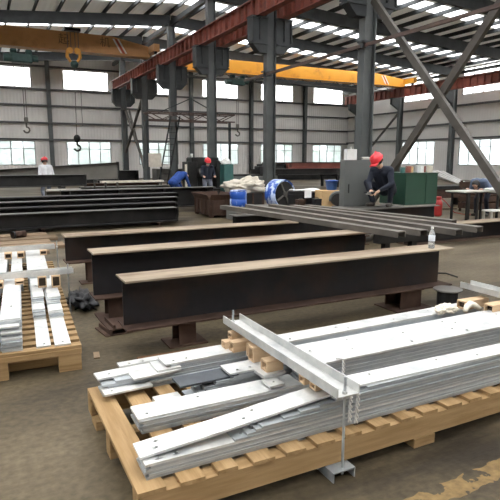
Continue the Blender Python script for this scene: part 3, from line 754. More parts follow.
# ------------------------------------------------------------------ the left pallet
PX, PY, PA = .615, 4.17, R(-3.4)
def LP(x, y): c, s = math.cos(PA), math.sin(PA); return (PX + c * x - s * y, PY + s * x + c * y)
t = thing('timber_pallet', 'pale timber pallet of short galvanised strips beside the dark girder ends', 'pallet', (PX, PY, 0), PA)
for y in (.045, 1.2, 2.5, 3.75): board('lead_board', -.95, y, .155, 1.9, .09, .045, t)
y = .11
for k, xx in enumerate((-.09, -.55, -1.05, -1.75)): board('stringer', xx, 1.9, .135, 3.6, .08, .004, t, 'y') if False else None
y = .05
while y < 3.8:
    board('deck_slat', -.95, y, .191, 1.9, .085, .026, t); y += .155
for xx in (-.09, -.62, -1.3):
    for y in (.08, 1.2, 2.5, 3.72): board('foot_block', xx, y, .066, .17, .15, .132, t)
board('skid', -.95, .17, .05, 1.6, .03, .085, t)
GL = {'a': 'strips of the outer column on the left pallet', 'b': 'strips of the second column on the left pallet', 'c': 'strips of the third column on the left pallet', 'd': 'strips of the fourth column on the left pallet'}
DZ = .205; PR = PA + PI/2
def lst(lab, x, y, L, W, z, m, g, holes=(), dy=0): 
    X_, Y_ = LP(x + W/2, y)
    o = strip(lab, L, W, (X_, Y_, z), PR + R(dy), T, holes, m, g); return o
rnd = random.Random(11)
strip_w = .125
lst('single strip lying flat at the outer corner of the left pallet', -.135 + .0, .04, 3.0, .12, DZ, 'galv', GL['a'], ((.06, .06),))
lst('single strip lying flat, second from the outer corner of the left pallet', -.275, .05, 3.0, .105, DZ, 'galv', GL['b'], ((.06, .05),))
for i in range(9):
    y0 = .80 + (0, .0, .02, .03, .05, .28, .30, .33, .36)[i]; top = i in (4, 8)
    lst(('bright strip on the lower step of the outer column stack' if i == 4 else 'topmost bright strip of the outer column stack') if top else 'short strip stacked in the outer column', -.135 + rnd.uniform(-.008, .008), y0, 1.1 if i < 5 else .95, .12, DZ + T * (i + 1), 'galv' if top or i % 3 == 0 else 'galvdark', GL['a'], ((.5, .06),) if top else (), rnd.uniform(-.6, .6))
for i in range(10):
    y0 = .82 + (0, .01, .0, .05, .05, .08, .3, .32, .33, .36)[i]; top = i in (5, 9)
    lst(('bright strip on the lower step of the second column stack' if i == 5 else 'topmost bright strip of the second column stack') if top else 'short strip stacked in the second column', -.275 + rnd.uniform(-.008, .008), y0, 1.1 if i < 6 else .95, .105, DZ + T * (i + 1), 'galv' if top or i % 3 == 0 else 'galvdark', GL['b'], ((.5, .06),) if top else (), rnd.uniform(-.6, .6))
for i in range(17):
    y0 = .05 + (.0, .0, .01, .0, .01, .0, .02, .02, .08, .08, .05, .14, .14, .10, .17, .17, .18)[i]
    lst('topmost strip of the third column on the left pallet' if i == 16 else 'strip in the tall stepped stack of the third column', -.505 + rnd.uniform(-.01, .01) , y0, 1.9, .145, DZ + T * i, 'galv' if i in (16, 13, 10, 7) else 'galvdark', GL['c'], ((.4, .07),) if i == 16 else (), rnd.uniform(-.5, .5))
for i in range(15):
    lst('topmost strip of the fourth column on the left pallet' if i == 14 else 'strip in the straight stack of the fourth column', -.70 + rnd.uniform(-.006, .006), .03 + rnd.uniform(0, .02), 1.9, .155, DZ + T * i, 'galv' if i == 14 else 'galvdark', GL['d'], ((.4, .07),) if i == 14 else ())
# beyond the near channel
GE = 'strips beyond the near channel on the left pallet'
for (x, w, n, lab) in ((-.235, .225, 15, 'wide bright strip topmost of the broad stack between the two channels'), (-.46, .12, 14, 'bright strip topmost of the slim stack second from the broad one'), (-.63, .12, 14, 'bright strip topmost of the slim stack farthest from the broad one')):
    for i in range(n):
        lst(lab if i == n - 1 else 'strip in a stack between the two channels of the left pallet', x, 2.05, 1.75, w, DZ + T * i, 'galv' if i == n - 1 else 'galvdark', GE, ((.9, .05), (1.3, .05)) if i == n - 1 else ())
for y, w, xe in ((1.66, 'nearer', .10), (3.42, 'farther', .02)):
    X_, Y_ = LP(0, y)
    o = MB().prism([(u, v) for u, v in uprof(.10, .055, .006)], -1.5, xe, 'x').obj('clamp_channel', 'galv', None, False, (X_, Y_, .452), PA + R(3.0))
    tag(o, 'galvanised U channel across the left pallet, the %s of its two' % w, 'channel')
for i, (x, y, zt, lab) in enumerate(((-.08, 1.56, DZ + T*10, 'on the outer column'), (-.215, 1.56, DZ + T*11, 'on the second column'), (-.43, 1.46, DZ + T*17, 'on the third column'), (-.62, 1.46, DZ + T*15, 'on the fourth column'),
        (-.13, 3.28, DZ + T*15, 'on the broad stack at the far channel'), (-.41, 3.22, DZ + T*14, 'on the slim stack at the far channel'), (-.56, 3.22, DZ + T*14, 'on the farthest slim stack at the far channel'))):
    X_, Y_ = LP(x, y)
    b = wood_block('hollow wood block %s of the left pallet' % lab, X_, Y_, zt, 0, .14, .085, max(.035, .452 - zt)); b.rotation_euler = (0, 0, PR)
for y, w in ((1.66, 'nearer'), (3.42, 'farther')):
    X_, Y_ = LP(.05, y)
    r = thing('threaded_rod', 'threaded rod at the end of the %s left pallet channel' % w, 'threaded rod', (X_, Y_, 0))
    MB().cyl((0, 0, .0), (0, 0, .55), .0075, 10).obj('shank', 'galvdark', r); MB().lathe([(.015, .46), (.015, .474)], 6).obj('nut', 'galv', r)

# ------------------------------------------------------------------ people
def ik(a, b, l1, l2, pole):
    a, b, pole = Vector(a), Vector(b), Vector(pole)
    d = b - a; L = min(d.length, (l1 + l2) * .999); u = d.normalized()
    x = (l1*l1 - l2*l2 + L*L) / (2*L); h = math.sqrt(max(l1*l1 - x*x, 0))
    n = pole - u * pole.dot(u)
    n = n.normalized() if n.length > 1e-5 else u.orthogonal()
    return a + u * x + n * h, a + u * L
def solid(mb, name, m, parent, vox, smooth=3):
    bmesh.ops.recalc_face_normals(mb.bm, faces=mb.bm.faces[:])
    me = bpy.data.meshes.new(name); mb.bm.to_mesh(me); mb.bm.free()
    o = bpy.data.objects.new(name, me); C.objects.link(o)
    r = o.modifiers.new('r', 'REMESH'); r.mode = 'VOXEL'; r.voxel_size = vox
    s = o.modifiers.new('s', 'SMOOTH'); s.iterations = smooth; s.factor = .5
    new = bpy.data.meshes.new_from_object(o.evaluated_get(bpy.context.evaluated_depsgraph_get()))
    o.modifiers.clear(); o.data = new; bpy.data.meshes.remove(me); new.name = name
    new.materials.clear(); new.materials.append(MT[m])
    for p in new.polygons: p.use_smooth = True
    if parent: o.parent = parent
    return o
def person(label, loc, rotz, pelvis, chest, head, lean, hands, feet, top, bottom, helmet='helmet', elbow=(0, -.3, -1), knee=(0, 1, .2), kn=None, vox=.008, mask=False):
    """joints in a frame that faces +y; lean = the way the face looks; hands/feet = (left, right)"""
    t = thing('person', label, 'person', loc, rotz)
    P, Ch, Hd = Vector(pelvis), Vector(chest), Vector(head); fw = Vector(lean).normalized()
    up = (Ch - P).normalized(); rt = Vector((1, 0, 0))
    nk = Ch + up * .13
    hu = (Hd - nk).normalized(); hu = (hu - fw * hu.dot(fw)).normalized(); hr = fw.cross(hu).normalized()
    B = MB(); T_ = MB(); Q = MB()
    # trunk
    mid = P.lerp(Ch, .5) - up.cross(rt) * .0
    for mb, g in ((B, 0), (T_, .018)):
        for s in (-1, 1):
            mb.cap(P + rt*s*.07 + up*.03, mid + rt*s*.075, .115 + g, .105 + g); mb.cap(mid + rt*s*.075, Ch + rt*s*.09, .105 + g, .115 + g)
        mb.cap(Ch - rt*.17 + up*.06, Ch + rt*.17 + up*.06, .07 + g, .07 + g)
    B.cap(nk - up*.06, Hd - hu*.07, .058, .054)
    # head with jaw, nose, ears
    B.cap(Hd + hu*.015 - fw*.02, Hd + hu*.025 + fw*.025, .092, .088); B.cap(Hd - hu*.02 + fw*.02, Hd - hu*.085 + fw*.045, .075, .048)
    B.cap(Hd + hu*.01 + fw*.105, Hd - hu*.03 + fw*.118, .010, .017)
    B.cap(Hd - hu*.063 + fw*.094 - hr*.018, Hd - hu*.063 + fw*.094 + hr*.018, .010, .010)
    for s in (-1, 1): B.cap(Hd + hr*s*.088 + hu*.01, Hd + hr*s*.092 - hu*.03, .018, .012)
    for i, s in enumerate((-1, 1)):
        sh = Ch + rt*s*.19 + up*.05
        el, wr = ik(sh, hands[i], .29, .26, (elbow[0]*s if elbow[0] else s*.25, elbow[1], elbow[2]))
        B.cap(sh, el, .05, .04); B.cap(el, wr, .04, .028)
        T_.cap(sh, el, .072, .056); T_.cap(el, el.lerp(wr, .93), .056, .043)
        d = (wr - el).normalized(); side = d.cross(Vector((0, 0, 1))); side = (side if side.length > .1 else rt).normalized(); dn = side.cross(d).normalized()
        pc = wr + d*.05
        B.cap(wr, pc + d*.02 + side*.022, .026, .022); B.cap(wr, pc + d*.02 - side*.022, .026, .022)
        for k, ln in enumerate((.062, .072, .068, .052)):
            b0 = pc + d*.03 + side*(.031 - .0207*k); j1 = b0 + d*ln*.55 - dn*ln*.16; j2 = j1 + d*ln*.28 - dn*ln*.42
            B.cap(b0, j1, .0098, .009, 8); B.cap(j1, j2, .009, .008, 8)
        tb = wr + d*.03 + side*s*-.028; tm = tb + d*.03 - side*s*.026 - dn*.012
        B.cap(tb, tm, .0125, .011, 8); B.cap(tm, tm + d*.028 - dn*.012, .011, .009, 8)
        hp = P + rt*s*.095 - up*.03
        kp = kn[i] if kn else (knee[0] + s*.12, knee[1], knee[2])
        kk, an = ik(hp, feet[i], .43, .42, kp)
        B.cap(hp, kk, .083, .055); B.cap(kk, an, .052, .036)
        Q.cap(hp, kk, .098, .072); Q.cap(kk, an + Vector((0, 0, .03)), .070, .056)
        a0 = Vector((an.x, an.y, an.z)); toe = a0 + Vector((s*.03, .15, -.045))
        B.cap(a0, a0 + Vector((0, 0, -.04)), .036, .032); B.cap(a0 + Vector((0, -.03, -.045)), toe, .034, .028)
        bo = MB(); bo.cap(a0 + Vector((0, 0, .05)), a0 + Vector((0, -.015, -.03)), .048, .05); bo.cap(a0 + Vector((0, -.03, -.04)), toe + Vector((0, .01, .005)), .045, .04); solid(bo, 'boot', 'boot', t, .01)
    for s in (-1, 1): Q.cap(P + rt*s*.07 - up*.03, P + rt*s*.07 + up*.06, .128, .124)
    body = solid(B, 'body', 'skin', t, vox)
    solid(T_, 'jacket', top, t, .012); solid(Q, 'trousers', bottom, t, .012)
    M = Matrix.Identity(4)
    for i, v in enumerate((hr, fw, hu)):
        for j in range(3): M[j][i] = v[j]
    M.translation = Hd
    for s in (-1, 1): MB().ball(M @ Vector((s*.033, .100, .012)), .011, 2).obj('eye', 'eye', t, True)
    hb = MB()
    hb.lathe([(.101, -.035), (.106, .0), (.108, .045), (.096, .09), (.06, .118), (.012, .126)], 20, M @ Matrix.Translation((0, -.012, 0))).obj('hair', 'hair', t, True)
    if helmet:
        m = MB(); Mh = M @ Matrix.Translation((0, -.008, .048)) @ Matrix.Diagonal((1, 1.14, 1, 1))
        m.lathe([(.124, -.012), (.134, -.006), (.124, .004), (.122, .04), (.104, .085), (.06, .112), (.012, .12)], 24, Mh)
        m.box(M @ Vector((0, .155, .045)), (.17, .07, .012), M.to_3x3()); m.box(M @ Vector((0, -.01, .165)), (.03, .2, .02), M.to_3x3())
        m.obj('helmet', helmet, t, True)
    if mask:
        MB().lathe([(.05, -.045), (.06, .0), (.045, .045)], 14, M @ Matrix.Translation((0, .055, -.045)) @ Matrix.Rotation(.2, 4, 'X')).obj('face_mask', 'mask', t, True)
    return t
GA_ = 112
# the grinder squatting on the girder
GX, GY, GZ = 7.33, 8.46, .68
person('person in red helmet and dark navy work clothes squatting on the girder with a grinder', (GX, GY, GZ), R(GA_),
       (0, -.14, .36), (0, .10, .70), (.03, .26, .93), (0, .7, -.7), ((-.12, .40, .36), (.06, .44, .36)), ((-.17, .06, .10), (.19, .10, .10)), 'navy', 'navy',
       kn=((-.5, 1, .8), (.6, 1, .9)), elbow=(.6, .1, -.8))
t = thing('angle_grinder', 'angle grinder held against the grey cabinet edge by the squatting person', 'grinder', (GX - math.sin(R(GA_)) * .40, GY + math.cos(R(GA_)) * .40, GZ + .31), R(GA_))
MB().cyl((0, -.05, .0), (0, .18, .0), .032, 14).obj('body', 'blackpl', t, True)
MB().cyl((0, .22, .03), (0, .22, -.01), .035, 14).obj('gear_head', 'greyst', t, True)
MB().cyl((0, .22, -.012), (0, .22, -.018), .062, 22).obj('disc', 'pale', t)
MB().cyl((.03, .2, .01), (.12, .2, .01), .014, 10).obj('side_handle', 'blackpl', t, True)
person('person in cobalt blue work clothes bent over behind the long dark girder', (6.2, 18.0, 0), R(-66),
       (0, -.16, .86), (0, .18, 1.10), (0, .42, 1.03), (0, .7, -.75), ((-.2, .42, .62), (.2, .46, .62)), ((-.13, -.05, .09), (.13, .02, .09)), 'cobalt', 'cobalt', helmet=None)
person('person in red helmet, pale mask and dark jacket standing at the black machine', (7.72, 18.9, 0), R(170),
       (0, 0, .90), (0, .04, 1.28), (0, .12, 1.53), (0, 1, -.35), ((-.22, .34, 1.02), (.22, .36, 1.02)), ((-.12, 0, .09), (.13, .05, .09)), 'navy', 'greytr', mask=True)
person('person in white shirt and red helmet standing far back by the long dark girders', (2.22, 21.3, -.0), R(15),
       (0, 0, .92), (0, .03, 1.30), (0, .08, 1.56), (0, 1, -.25), ((-.26, .20, .95), (.26, .22, .95)), ((-.12, 0, .09), (.13, .05, .09)), 'shirt', 'greytr')
person('person in faded blue jacket bent over the white work table', (12.98, 10.75, 0), R(105),
       (0, -.20, .83), (0, .18, .99), (0, .43, .93), (0, .75, -.65), ((-.20, .42, .80), (.2, .46, .80)), ((-.14, -.10, .09), (.14, .02, .09)), 'denim', 'navy', helmet=None)

# ------------------------------------------------------------------ the workplace in the middle
# grey cabinet on the rear girder
t = thing('steel_cabinet', 'grey steel cabinet with a slim handle beside the squatting grinder', 'cabinet', (7.07, 8.93, .68))
MB().b2(-.41, .41, -.02, .13, 0, .95).obj('body', 'gpanel', t)
MB().b2(-.40, .40, -.035, -.02, .01, .94).obj('door', 'gpanel', t)
hd = [c for c in bpy.data.objects if c.name.startswith('door') and c.parent == t][0]
MB().b2(-.315, -.295, -.05, -.035, .28, .46).obj('handle', 'blackst', hd)
t = thing('junction_box', 'white junction box standing on top of the grey cabinet', 'junction box', (6.88, 9.01, 1.63))
MB().b2(-.13, .13, -.05, .05, 0, .22, .008).obj('body', 'white', t); MB().cyl((0, 0, .22), (0, 0, .27), .02, 10).obj('gland', 'white', t)
t = thing('air_tool', 'small pale air tool lying on top of the grey cabinet', 'tool', (7.28, 9.0, 1.63))
MB().cyl((-.1, 0, .035), (.1, 0, .035), .03, 12).obj('barrel', 'pale', t, True); MB().cyl((.05, 0, .03), (.1, 0, .09), .018, 10).obj('grip', 'blackpl', t, True)
MB().cyl((-.16, 0, .035), (-.1, 0, .035), .018, 10).obj('nose', 'greyst', t, True)
# green box on the girders
t = thing('green_cabinet', 'dark green steel cabinet standing on the girders beside the squatting person', 'cabinet', (8.26, 8.70, .68))
MB().b2(-.48, .40, -.38, .42, .03, .67, .006).obj('body', 'green', t)
MB().b2(.06, .38, -.395, -.38, .05, .65, .004).obj('door', 'green', t)
MB().b2(-.48, .40, -.36, .40, 0, .03).obj('base_frame', 'pale', t)
MB().b2(-.49, .41, -.40, .44, .67, .69).obj('lid', 'green', t)
for i, (dx, dy, m, nm, lab, sz) in enumerate(((-.42, -.1, 'teal', 'paint_tin', 'small teal paint tin nearest the person on the green cabinet lid', .05), (-.22, -.05, 'runway', 'paint_tin', 'reddish paint tin on the green cabinet lid', .06),
        (-.06, .05, 'carton', 'paint_tin', 'tan tin between the reddish and white tins on the green cabinet', .055), (.08, -.1, 'white', 'paint_tin', 'white tin in the middle of the green cabinet lid', .065), (.24, 0, 'runway', 'paint_tin', 'second reddish tin, beyond the white tin on the green cabinet', .06), (.34, -.1, 'tarp', 'paint_tin', 'cream tin at the far end of the green cabinet lid', .06))):
    q = thing(nm, lab, 'tin', (8.30 + dx, 8.64 + dy, 1.37)); h = sz * 2.0
    MB().lathe([(sz, 0), (sz, h), (sz*1.06, h + .003), (sz*1.06, h + .012), (sz*.9, h + .012), (sz * .9, h + .006), (.01, h + .006)], 18).obj('can', m, q)
    m_ = MB(); m_.tube([(math.cos(a) * sz * 1.05, 0, h*.8 + math.sin(a) * sz * .7) for a in [k * PI / 8 for k in range(9)]], .003, 5); m_.obj('handle', 'pale', q)

# bench with clutter
t = thing('work_bench', 'low cluttered steel bench behind the laid channels', 'bench', (7.9, 11.3, 0))
MB().b2(-1.15, 1.0, -.45, .5, .42, .46).obj('top', 'blackst', t)
for sx in (-1.05, .9):
    for sy in (-.38, .42): MB().b2(sx - .03, sx + .03, sy - .03, sy + .03, 0, .42).obj('leg', 'blackst', t)
t = thing('plywood_box', 'tan plywood box on the bench with a blue pail on it', 'box', (7.72, 11.1, .46))
MB().b2(-.2, .32, -.16, .2, 0, .42, .004).obj('body', 'carton', t); MB().b2(-.21, -.13, -.17, .21, .06, .5).obj('upright', 'carton', t) if False else None
MB().b2(-.2, .32, -.175, -.16, .37, .42).obj('rim', 'carton', t)
t = thing('plastic_pail', 'blue plastic pail on top of the tan plywood box', 'pail', (7.95, 11.15, .88))
MB().lathe([(.12, 0), (.155, .22), (.165, .22), (.165, .24), (.148, .24), (.115, .015)], 22).obj('bowl', 'bluepl', t, True)
MB().tube([(math.cos(a) * .16, 0, .22 + math.sin(a) * .05) for a in [k * PI / 8 for k in range(9)]], .004, 5).obj('handle', 'pale', t)
t = thing('disc_grinder', 'round grey bench grinder with a pale guard beside the tan plywood box', 'grinder', (7.85, 10.76, .46), R(-20))
MB().b2(-.12, .12, -.06, .06, 0, .05).obj('base', 'blackst', t)
MB().cyl((0, -.05, .2), (0, .05, .2), .15, 26).obj('wheel', 'blackst', t)
m = MB(); m.tube([(math.cos(a) * .18, 0, .2 + math.sin(a) * .18) for a in [R(-40) + k * R(230) / 18 for k in range(19)]], .035, 8); m.obj('guard', 'gpanel', t, True)
for lab, x, y, sx, sy, sz, m, top in (('dark metal box on the bench end nearest the blue cable reel, white sheet on it', 7.05, 11.35, .34, .3, .40, 'blackst', 1), ('dull red metal box low on the bench beside the cable reel', 6.92, 10.98, .2, .16, .22, 'rust', 0),
        ('black tool case on the bench with folded white cloth', 7.38, 11.4, .3, .28, .36, 'blackpl', 2), ('black tool box on the bench against the tan plywood box', 7.40, 11.0, .2, .16, .22, 'blackpl', 0), ('teal tool case on the bench beyond the round grinder', 8.45, 11.3, .4, .3, .34, 'teal', 0)):
    t = thing('tool_box', lab, 'tool box', (x, y, .46)); MB().b2(-sx/2, sx/2, -sy/2, sy/2, 0, sz * .8, .006).obj('body', m, t); MB().b2(-sx/2 - .004, sx/2 + .004, -sy/2 - .004, sy/2 + .004, sz * .8, sz, .006).obj('lid', m, t)
    MB().tube([(-.06, 0, sz), (-.05, 0, sz + .025), (.05, 0, sz + .025), (.06, 0, sz)], .008, 6).obj('handle', 'greyst', t)
    if top == 1: tag(MB().box((0, 0, .004), (.44, .3, .008), None).box((.14, -.17, -.09), (.2, .006, .2)).obj('paper_sheet', 'paper', None, False, (x + .06, y - .02, .46 + sz + .03)), 'white paper sheet hanging over the dark metal box on the bench', 'paper')
    if top == 2: lump('white_cloth', 'folded white cloth on the black tool case on the bench', (x + .1, y, .46 + sz + .025), (.24, .16, .05), 'paper', 5, 'cloth', 3, .35, 2)
# cable reel with blue wrap
def reel(label, x, y, r, w_, yaw, z0=0):
    t = thing('cable_reel', label, 'reel', (x, y, z0), yaw)
    M = Matrix.Translation((0, 0, r)) @ Matrix.Rotation(-PI/2, 4, 'X')     # axis along +y ... face towards -y
    MB().lathe([(r*.55, -w_/2 + .03), (r*.90, -w_/2 + .03), (r*.98, -w_/2), (r, -w_/2 + .05), (r, w_/2), (r*.5, w_/2)], 30, M).obj('wrap', 'blue', t)
    MB().lathe([(r*.12, -w_/2 - .0), (r*.56, -w_/2 + .012), (r*.86, -w_/2 + .012), (r*.86, -w_/2 + .05), (r*.12, -w_/2 + .05)], 30, M).obj('coil', 'blackst', t)
    MB().lathe([(.02, -w_/2 - .03), (r*.18, -w_/2 - .03), (r*.2, -w_/2 + .02), (.02, -w_/2 + .02)], 16, M).obj('hub', 'greyst', t)
    for k in range(4):
        a = k * PI / 2 + .5; MB().beam((math.cos(a) * r*.2, -w_/2 - .004, r + math.sin(a) * r*.2), (math.cos(a) * r*.84, -w_/2 - .004, r + math.sin(a) * r*.84), .03, .05).obj('spoke', 'greyst', t)
    return t
reel('big cable reel with blue plastic wrapped rim behind the laid channels', 7.95, 13.75, .43, .42, R(14), .2)
for dx, w_ in ((-.22, 'nearer the blue drum'), (.22, 'nearer the bench')):
    t = thing('timber_chock', 'timber chock under the big cable reel, ' + w_, 'chock', (7.95 + dx, 13.75, 0)); MB().b2(-.08, .08, -.3, .3, 0, .235).obj('block', 'oldwood', t)
t = thing('blue_drum', 'blue plastic wrapped drum beside the rusty crate', 'drum', (6.33, 13.25, .36), R(20))
MB().lathe([(.21, 0), (.235, .02), (.235, .2), (.225, .21), (.235, .22), (.235, .40), (.22, .42), (.19, .42), (.19, .405), (.01, .405)], 26).obj('body', 'blue', t, True)
MB().lathe([(.22, .42), (.227, .42), (.227, .445), (.17, .455), (.01, .458)], 26).obj('lid', 'blue', t, True)
t = thing('steel_box_section', 'dull grey box section lying under the blue wrapped drum', 'box section', (6.75, 13.25, 0))
MB().prism([(-.28, .0), (.28, .0), (.28, .36), (-.28, .36), (-.28, .02), (-.26, .02), (-.26, .34), (.26, .34), (.26, .02), (-.28, .02)], -.65, .9, 'x') if False else MB().b2(-.65, .9, -.28, .28, .34, .36).b2(-.65, .9, -.28, -.26, 0, .34).b2(-.65, .9, .26, .28, 0, .34).obj('body', 'greyst', t)
MB().b2(-.66, -.65, -.28, .28, 0, .36).obj('end_plate', 'gpanel', t)
# rusty crate
t = thing('scrap_crate', 'dark rusty steel crate with a flared rim beside the blue drum', 'crate', (6.15, 14.6, 0), R(-3))
m = MB(); x0, x1, y0, y1 = -.36, .42, -.72, .72
m.b2(x0, x1, y0, y0 + .02, .06, .5).b2(x0, x1, y1 - .02, y1, .06, .5).b2(x0, x0 + .02, y0, y1, .06, .5).b2(x1 - .02, x1, y0, y1, .06, .5).b2(x0, x1, y0, y1, .06, .08); m.obj('body', 'rust', t)
m = MB(); e = .1
m.prism([(x0 - e, .66), (x0 - e + .02, .66), (x0 + .02, .5), (x0, .5)], y0, y1, 'y') ; m.obj('rim', 'rust', t)
MB().prism([(x1 + e, .66), (x1 + e - .02, .66), (x1 - .02, .5), (x1, .5)], y0, y1, 'y').obj('rim', 'rust', t)
MB().prism([(y0 - e, .66), (y0 - e + .02, .66), (y0 + .02, .5), (y0, .5)], x0, x1, 'x').obj('rim', 'rust', t)
MB().prism([(y1 + e, .66), (y1 + e - .02, .66), (y1 - .02, .5), (y1, .5)], x0, x1, 'x').obj('rim', 'rust', t)
for k in range(5): MB().b2(x0 - .03, x0, y0 + .06 + k * .31, y0 + .11 + k * .31, .06, .5).obj('rib', 'rust', t)
for k in range(3): MB().b2(x0 + .06 + k * .3, x0 + .11 + k * .3, y0 - .03, y0, .06, .5).obj('rib', 'rust', t)
for sx in (x0 + .06, x1 - .06):
    for sy in (y0 + .06, y1 - .06): MB().b2(sx - .05, sx + .05, sy - .05, sy + .05, 0, .06).obj('foot', 'rust', t)
# beige tarpaulin over a rusty bin
t = thing('rusty_bin', 'low dark bin under the beige tarpaulin beside the cable reel', 'bin', (7.55, 15.2, 0))
MB().b2(-.75, .45, -.35, .4, .05, .60, .01).obj('body', 'blackst', t)
for k in range(4): MB().b2(-.70 + k * .36, -.64 + k * .36, -.38, -.35, .05, .60).obj('rib', 'rust', t)
for sx in (-.65, .35): MB().b2(sx - .06, sx + .06, -.3, .35, 0, .05).obj('runner', 'rust', t)
lump('tarpaulin', 'crumpled beige tarpaulin heaped over the dark bin by the cable reel', (7.5, 15.2, .60), (.70, .36, .30), 'tarp', 21, 'tarpaulin', 5, .45, 1.7)

# the heavy machine at the middle, with a teal cabinet
t = thing('drilling_machine', 'big black drilling machine with a tall frame behind the bent blue worker', 'machine', (8.0, 19.9, 0))
MB().b2(-.9, .9, -.4, .5, 0, .5, .02).obj('base', 'blackst', t)
MB().b2(-.78, -.4, -.3, .4, .5, 1.55, .02).obj('column', 'blackst', t); MB().b2(.42, .62, -.3, .4, .5, 1.6, .02).obj('column', 'blackst', t)
MB().b2(-.6, .55, -.25, .42, 1.3, 1.72, .04).obj('headstock', 'blackst', t)
MB().cyl((-.25, -.05, 1.3), (-.25, -.05, .95), .09, 16).obj('spindle', 'greyst', t, True)
MB().b2(-.4, .42, .2, .4, .5, 1.3).obj('back_plate', 'blackst', t)
MB().b2(-.95, -.88, -.45, -.38, .3, 1.45).obj('guide_rod', 'tarp', t)
MB().cyl((-.55, -.1, 1.72), (-.55, -.1, 1.86), .05, 14).obj('lamp', 'white', t, True)
t = thing('control_cabinet', 'teal control cabinet standing beside the big black machine', 'cabinet', (8.60, 19.05, 0))
MB().b2(-.2, .2, -.2, .2, .08, 1.45, .01).obj('body', 'teal', t); MB().b2(-.18, .18, -.215, -.2, .12, 1.4, .004).obj('door', 'teal', t); MB().b2(-.21, .21, -.21, .21, 0, .08).obj('plinth', 'blackst', t)
t = thing('white_sack', 'white plastic sack on the teal control cabinet', 'sack', (8.55, 19.05, 1.45)); lm = lump('sack', 'x', (0, 0, 0), (.2, .16, .15), 'paper', 13, 'x', 3, .35, 2); lm.parent = t
for k in ('label', 'category', 'kind'): del lm[k]
lm.name = 'bag'
MB().tube([(-.03, 0, .14), (0, 0, .22), (.05, .02, .26)], [.05, .025, .05], 8).obj('neck', 'paper', t, True)
t = thing('machine_bed', 'low dull grey machine bed behind the beige tarpaulin', 'machine', (12.0, 24.2, 0))
MB().b2(-2.0, 1.6, -.4, .4, 0, .82, .02).obj('body', 'gpanel', t)
MB().b2(-2.0, 1.6, -.42, .42, .82, .9).obj('table', 'blackst', t)
for k in range(4): MB().b2(-1.7 + k*.9, -1.3 + k*.9, -.43, -.40, .15, .6).obj('hatch', 'blackst', t)
MB().b2(.6, 1.1, -.3, .3, .9, 1.3, .03).obj('motor_housing', 'blackst', t)

# ------------------------------------------------------------------ long members on the left
def box_beam(name, label, x0, x1, y, z0, w, h, m, cat='girder', yaw=0, group=None, topm=None, prof=None):
    L = x1 - x0
    t = thing(name, label, cat, ((x0 + x1)/2, y, z0), R(yaw), group)
    MB().prism(prof or iprof(w, h, .02, .015), -L/2, L/2, 'x').obj('section', m, t)
    if topm: MB().b2(-L/2, L/2, -w/2, w/2, h, h + .006).obj('top_face', topm, t)
    MB().b2(-L/2 - .012, -L/2, -w/2, w/2, 0, h).obj('end_plate', m, t)
    MB().b2(L/2, L/2 + .012, -w/2, w/2, 0, h).obj('end_plate', m, t)
    return t
GP = 'dark girders of the left pile'
for y, z0, h, x1, lab in ((12.95, .10, .34, 4.40, 'front girder of the dark pile on the left, lowest one'), (13.40, .10, .44, 4.55, 'second girder of the dark pile on the left, behind the front one'),
                     (13.85, .10, .54, 4.72, 'third girder of the dark pile on the left, with a paler top'), (14.35, .10, .62, 4.9, 'rearmost girder of the dark pile on the left')):
    box_beam('stacked_girder', lab, -2.5, x1, y, z0, .34, h, 'blackst', group=GP, topm='greyst' if h in (.34, .54) else 'web')
for x, w_ in ((-1.5, 'out at the hall side'), (1.2, 'under the middle'), (3.9, 'under the clear end')):
    t = thing('steel_sleeper', 'steel sleeper %s of the dark pile on the left' % w_, 'sleeper', (x, 13.65, 0))
    MB().prism(iprof(.12, .10, .012, .01), -.95, .95, 'y').obj('profile', 'rust', t)
t = thing('long_girder', 'long dark girder with greyish web behind the rusty crate and left pile', 'girder', (4.55, 16.6, .12))
MB().b2(-2.45, 2.45, -.2, .2, 0, .02).obj('bottom_flange', 'blackst', t); MB().b2(-2.44, 2.44, -.008, .008, .02, .60).obj('web', 'blackst', t); MB().b2(-2.45, 2.45, -.2, .2, .60, .62).obj('top_flange', 'greyst', t)
for k in range(4): MB().b2(-2.2 + k*1.45, -2.185 + k*1.45, -.19, .19, .02, .60).obj('stiffener', 'blackst', t)
for x, w_ in ((2.6, 'end behind the left pile'), (6.5, 'end behind the rusty crate')):
    t = thing('steel_sleeper', 'steel sleeper at the %s under the long dark girder' % w_, 'sleeper', (x, 16.6, 0)); MB().prism(iprof(.2, .12, .012, .01), -.3, .3, 'y').obj('profile', 'rust', t)
# old planks on the floor behind the left pallet
pls = ((-.3, 10.05, 2.6, 'nearest the left pallet'), (-.15, 10.6, 3.0, 'second from the left pallet'), (-.4, 11.15, 3.1, 'third from the left pallet'), (-.1, 11.7, 2.9, 'fourth from the left pallet'), (-.3, 12.25, 3.0, 'nearest the dark pile'))
for x, y, L, wd in pls:
    o = MB().box((0, 0, .03), (L, .42, .06), None, .006).obj('floor_plank', 'oldwood', None, False, (x, y, 0), R(random.uniform(-1.5, 1.5))); tag(o, 'wide old brown plank lying on the floor, ' + wd, 'plank')
o = MB().box((0, 0, .03), (1.5, .10, .06), None, .004).obj('floor_plank', 'oldwood', None, False, (1.75, 11.0, 0), R(-72)); tag(o, 'narrow brown plank lying askew, pointing at the third girder end', 'plank')
t = thing('pipe_offcut', 'short dark pipe offcut lying on the old planks', 'pipe', (.62, 11.75, .06), R(30)); MB().lathe([(.06, -.14), (.07, -.14), (.07, .14), (.06, .14)], 16, Matrix.Translation((0, 0, .07)) @ Matrix.Rotation(PI/2, 4, 'Y')).obj('tube', 'rust', t, True)
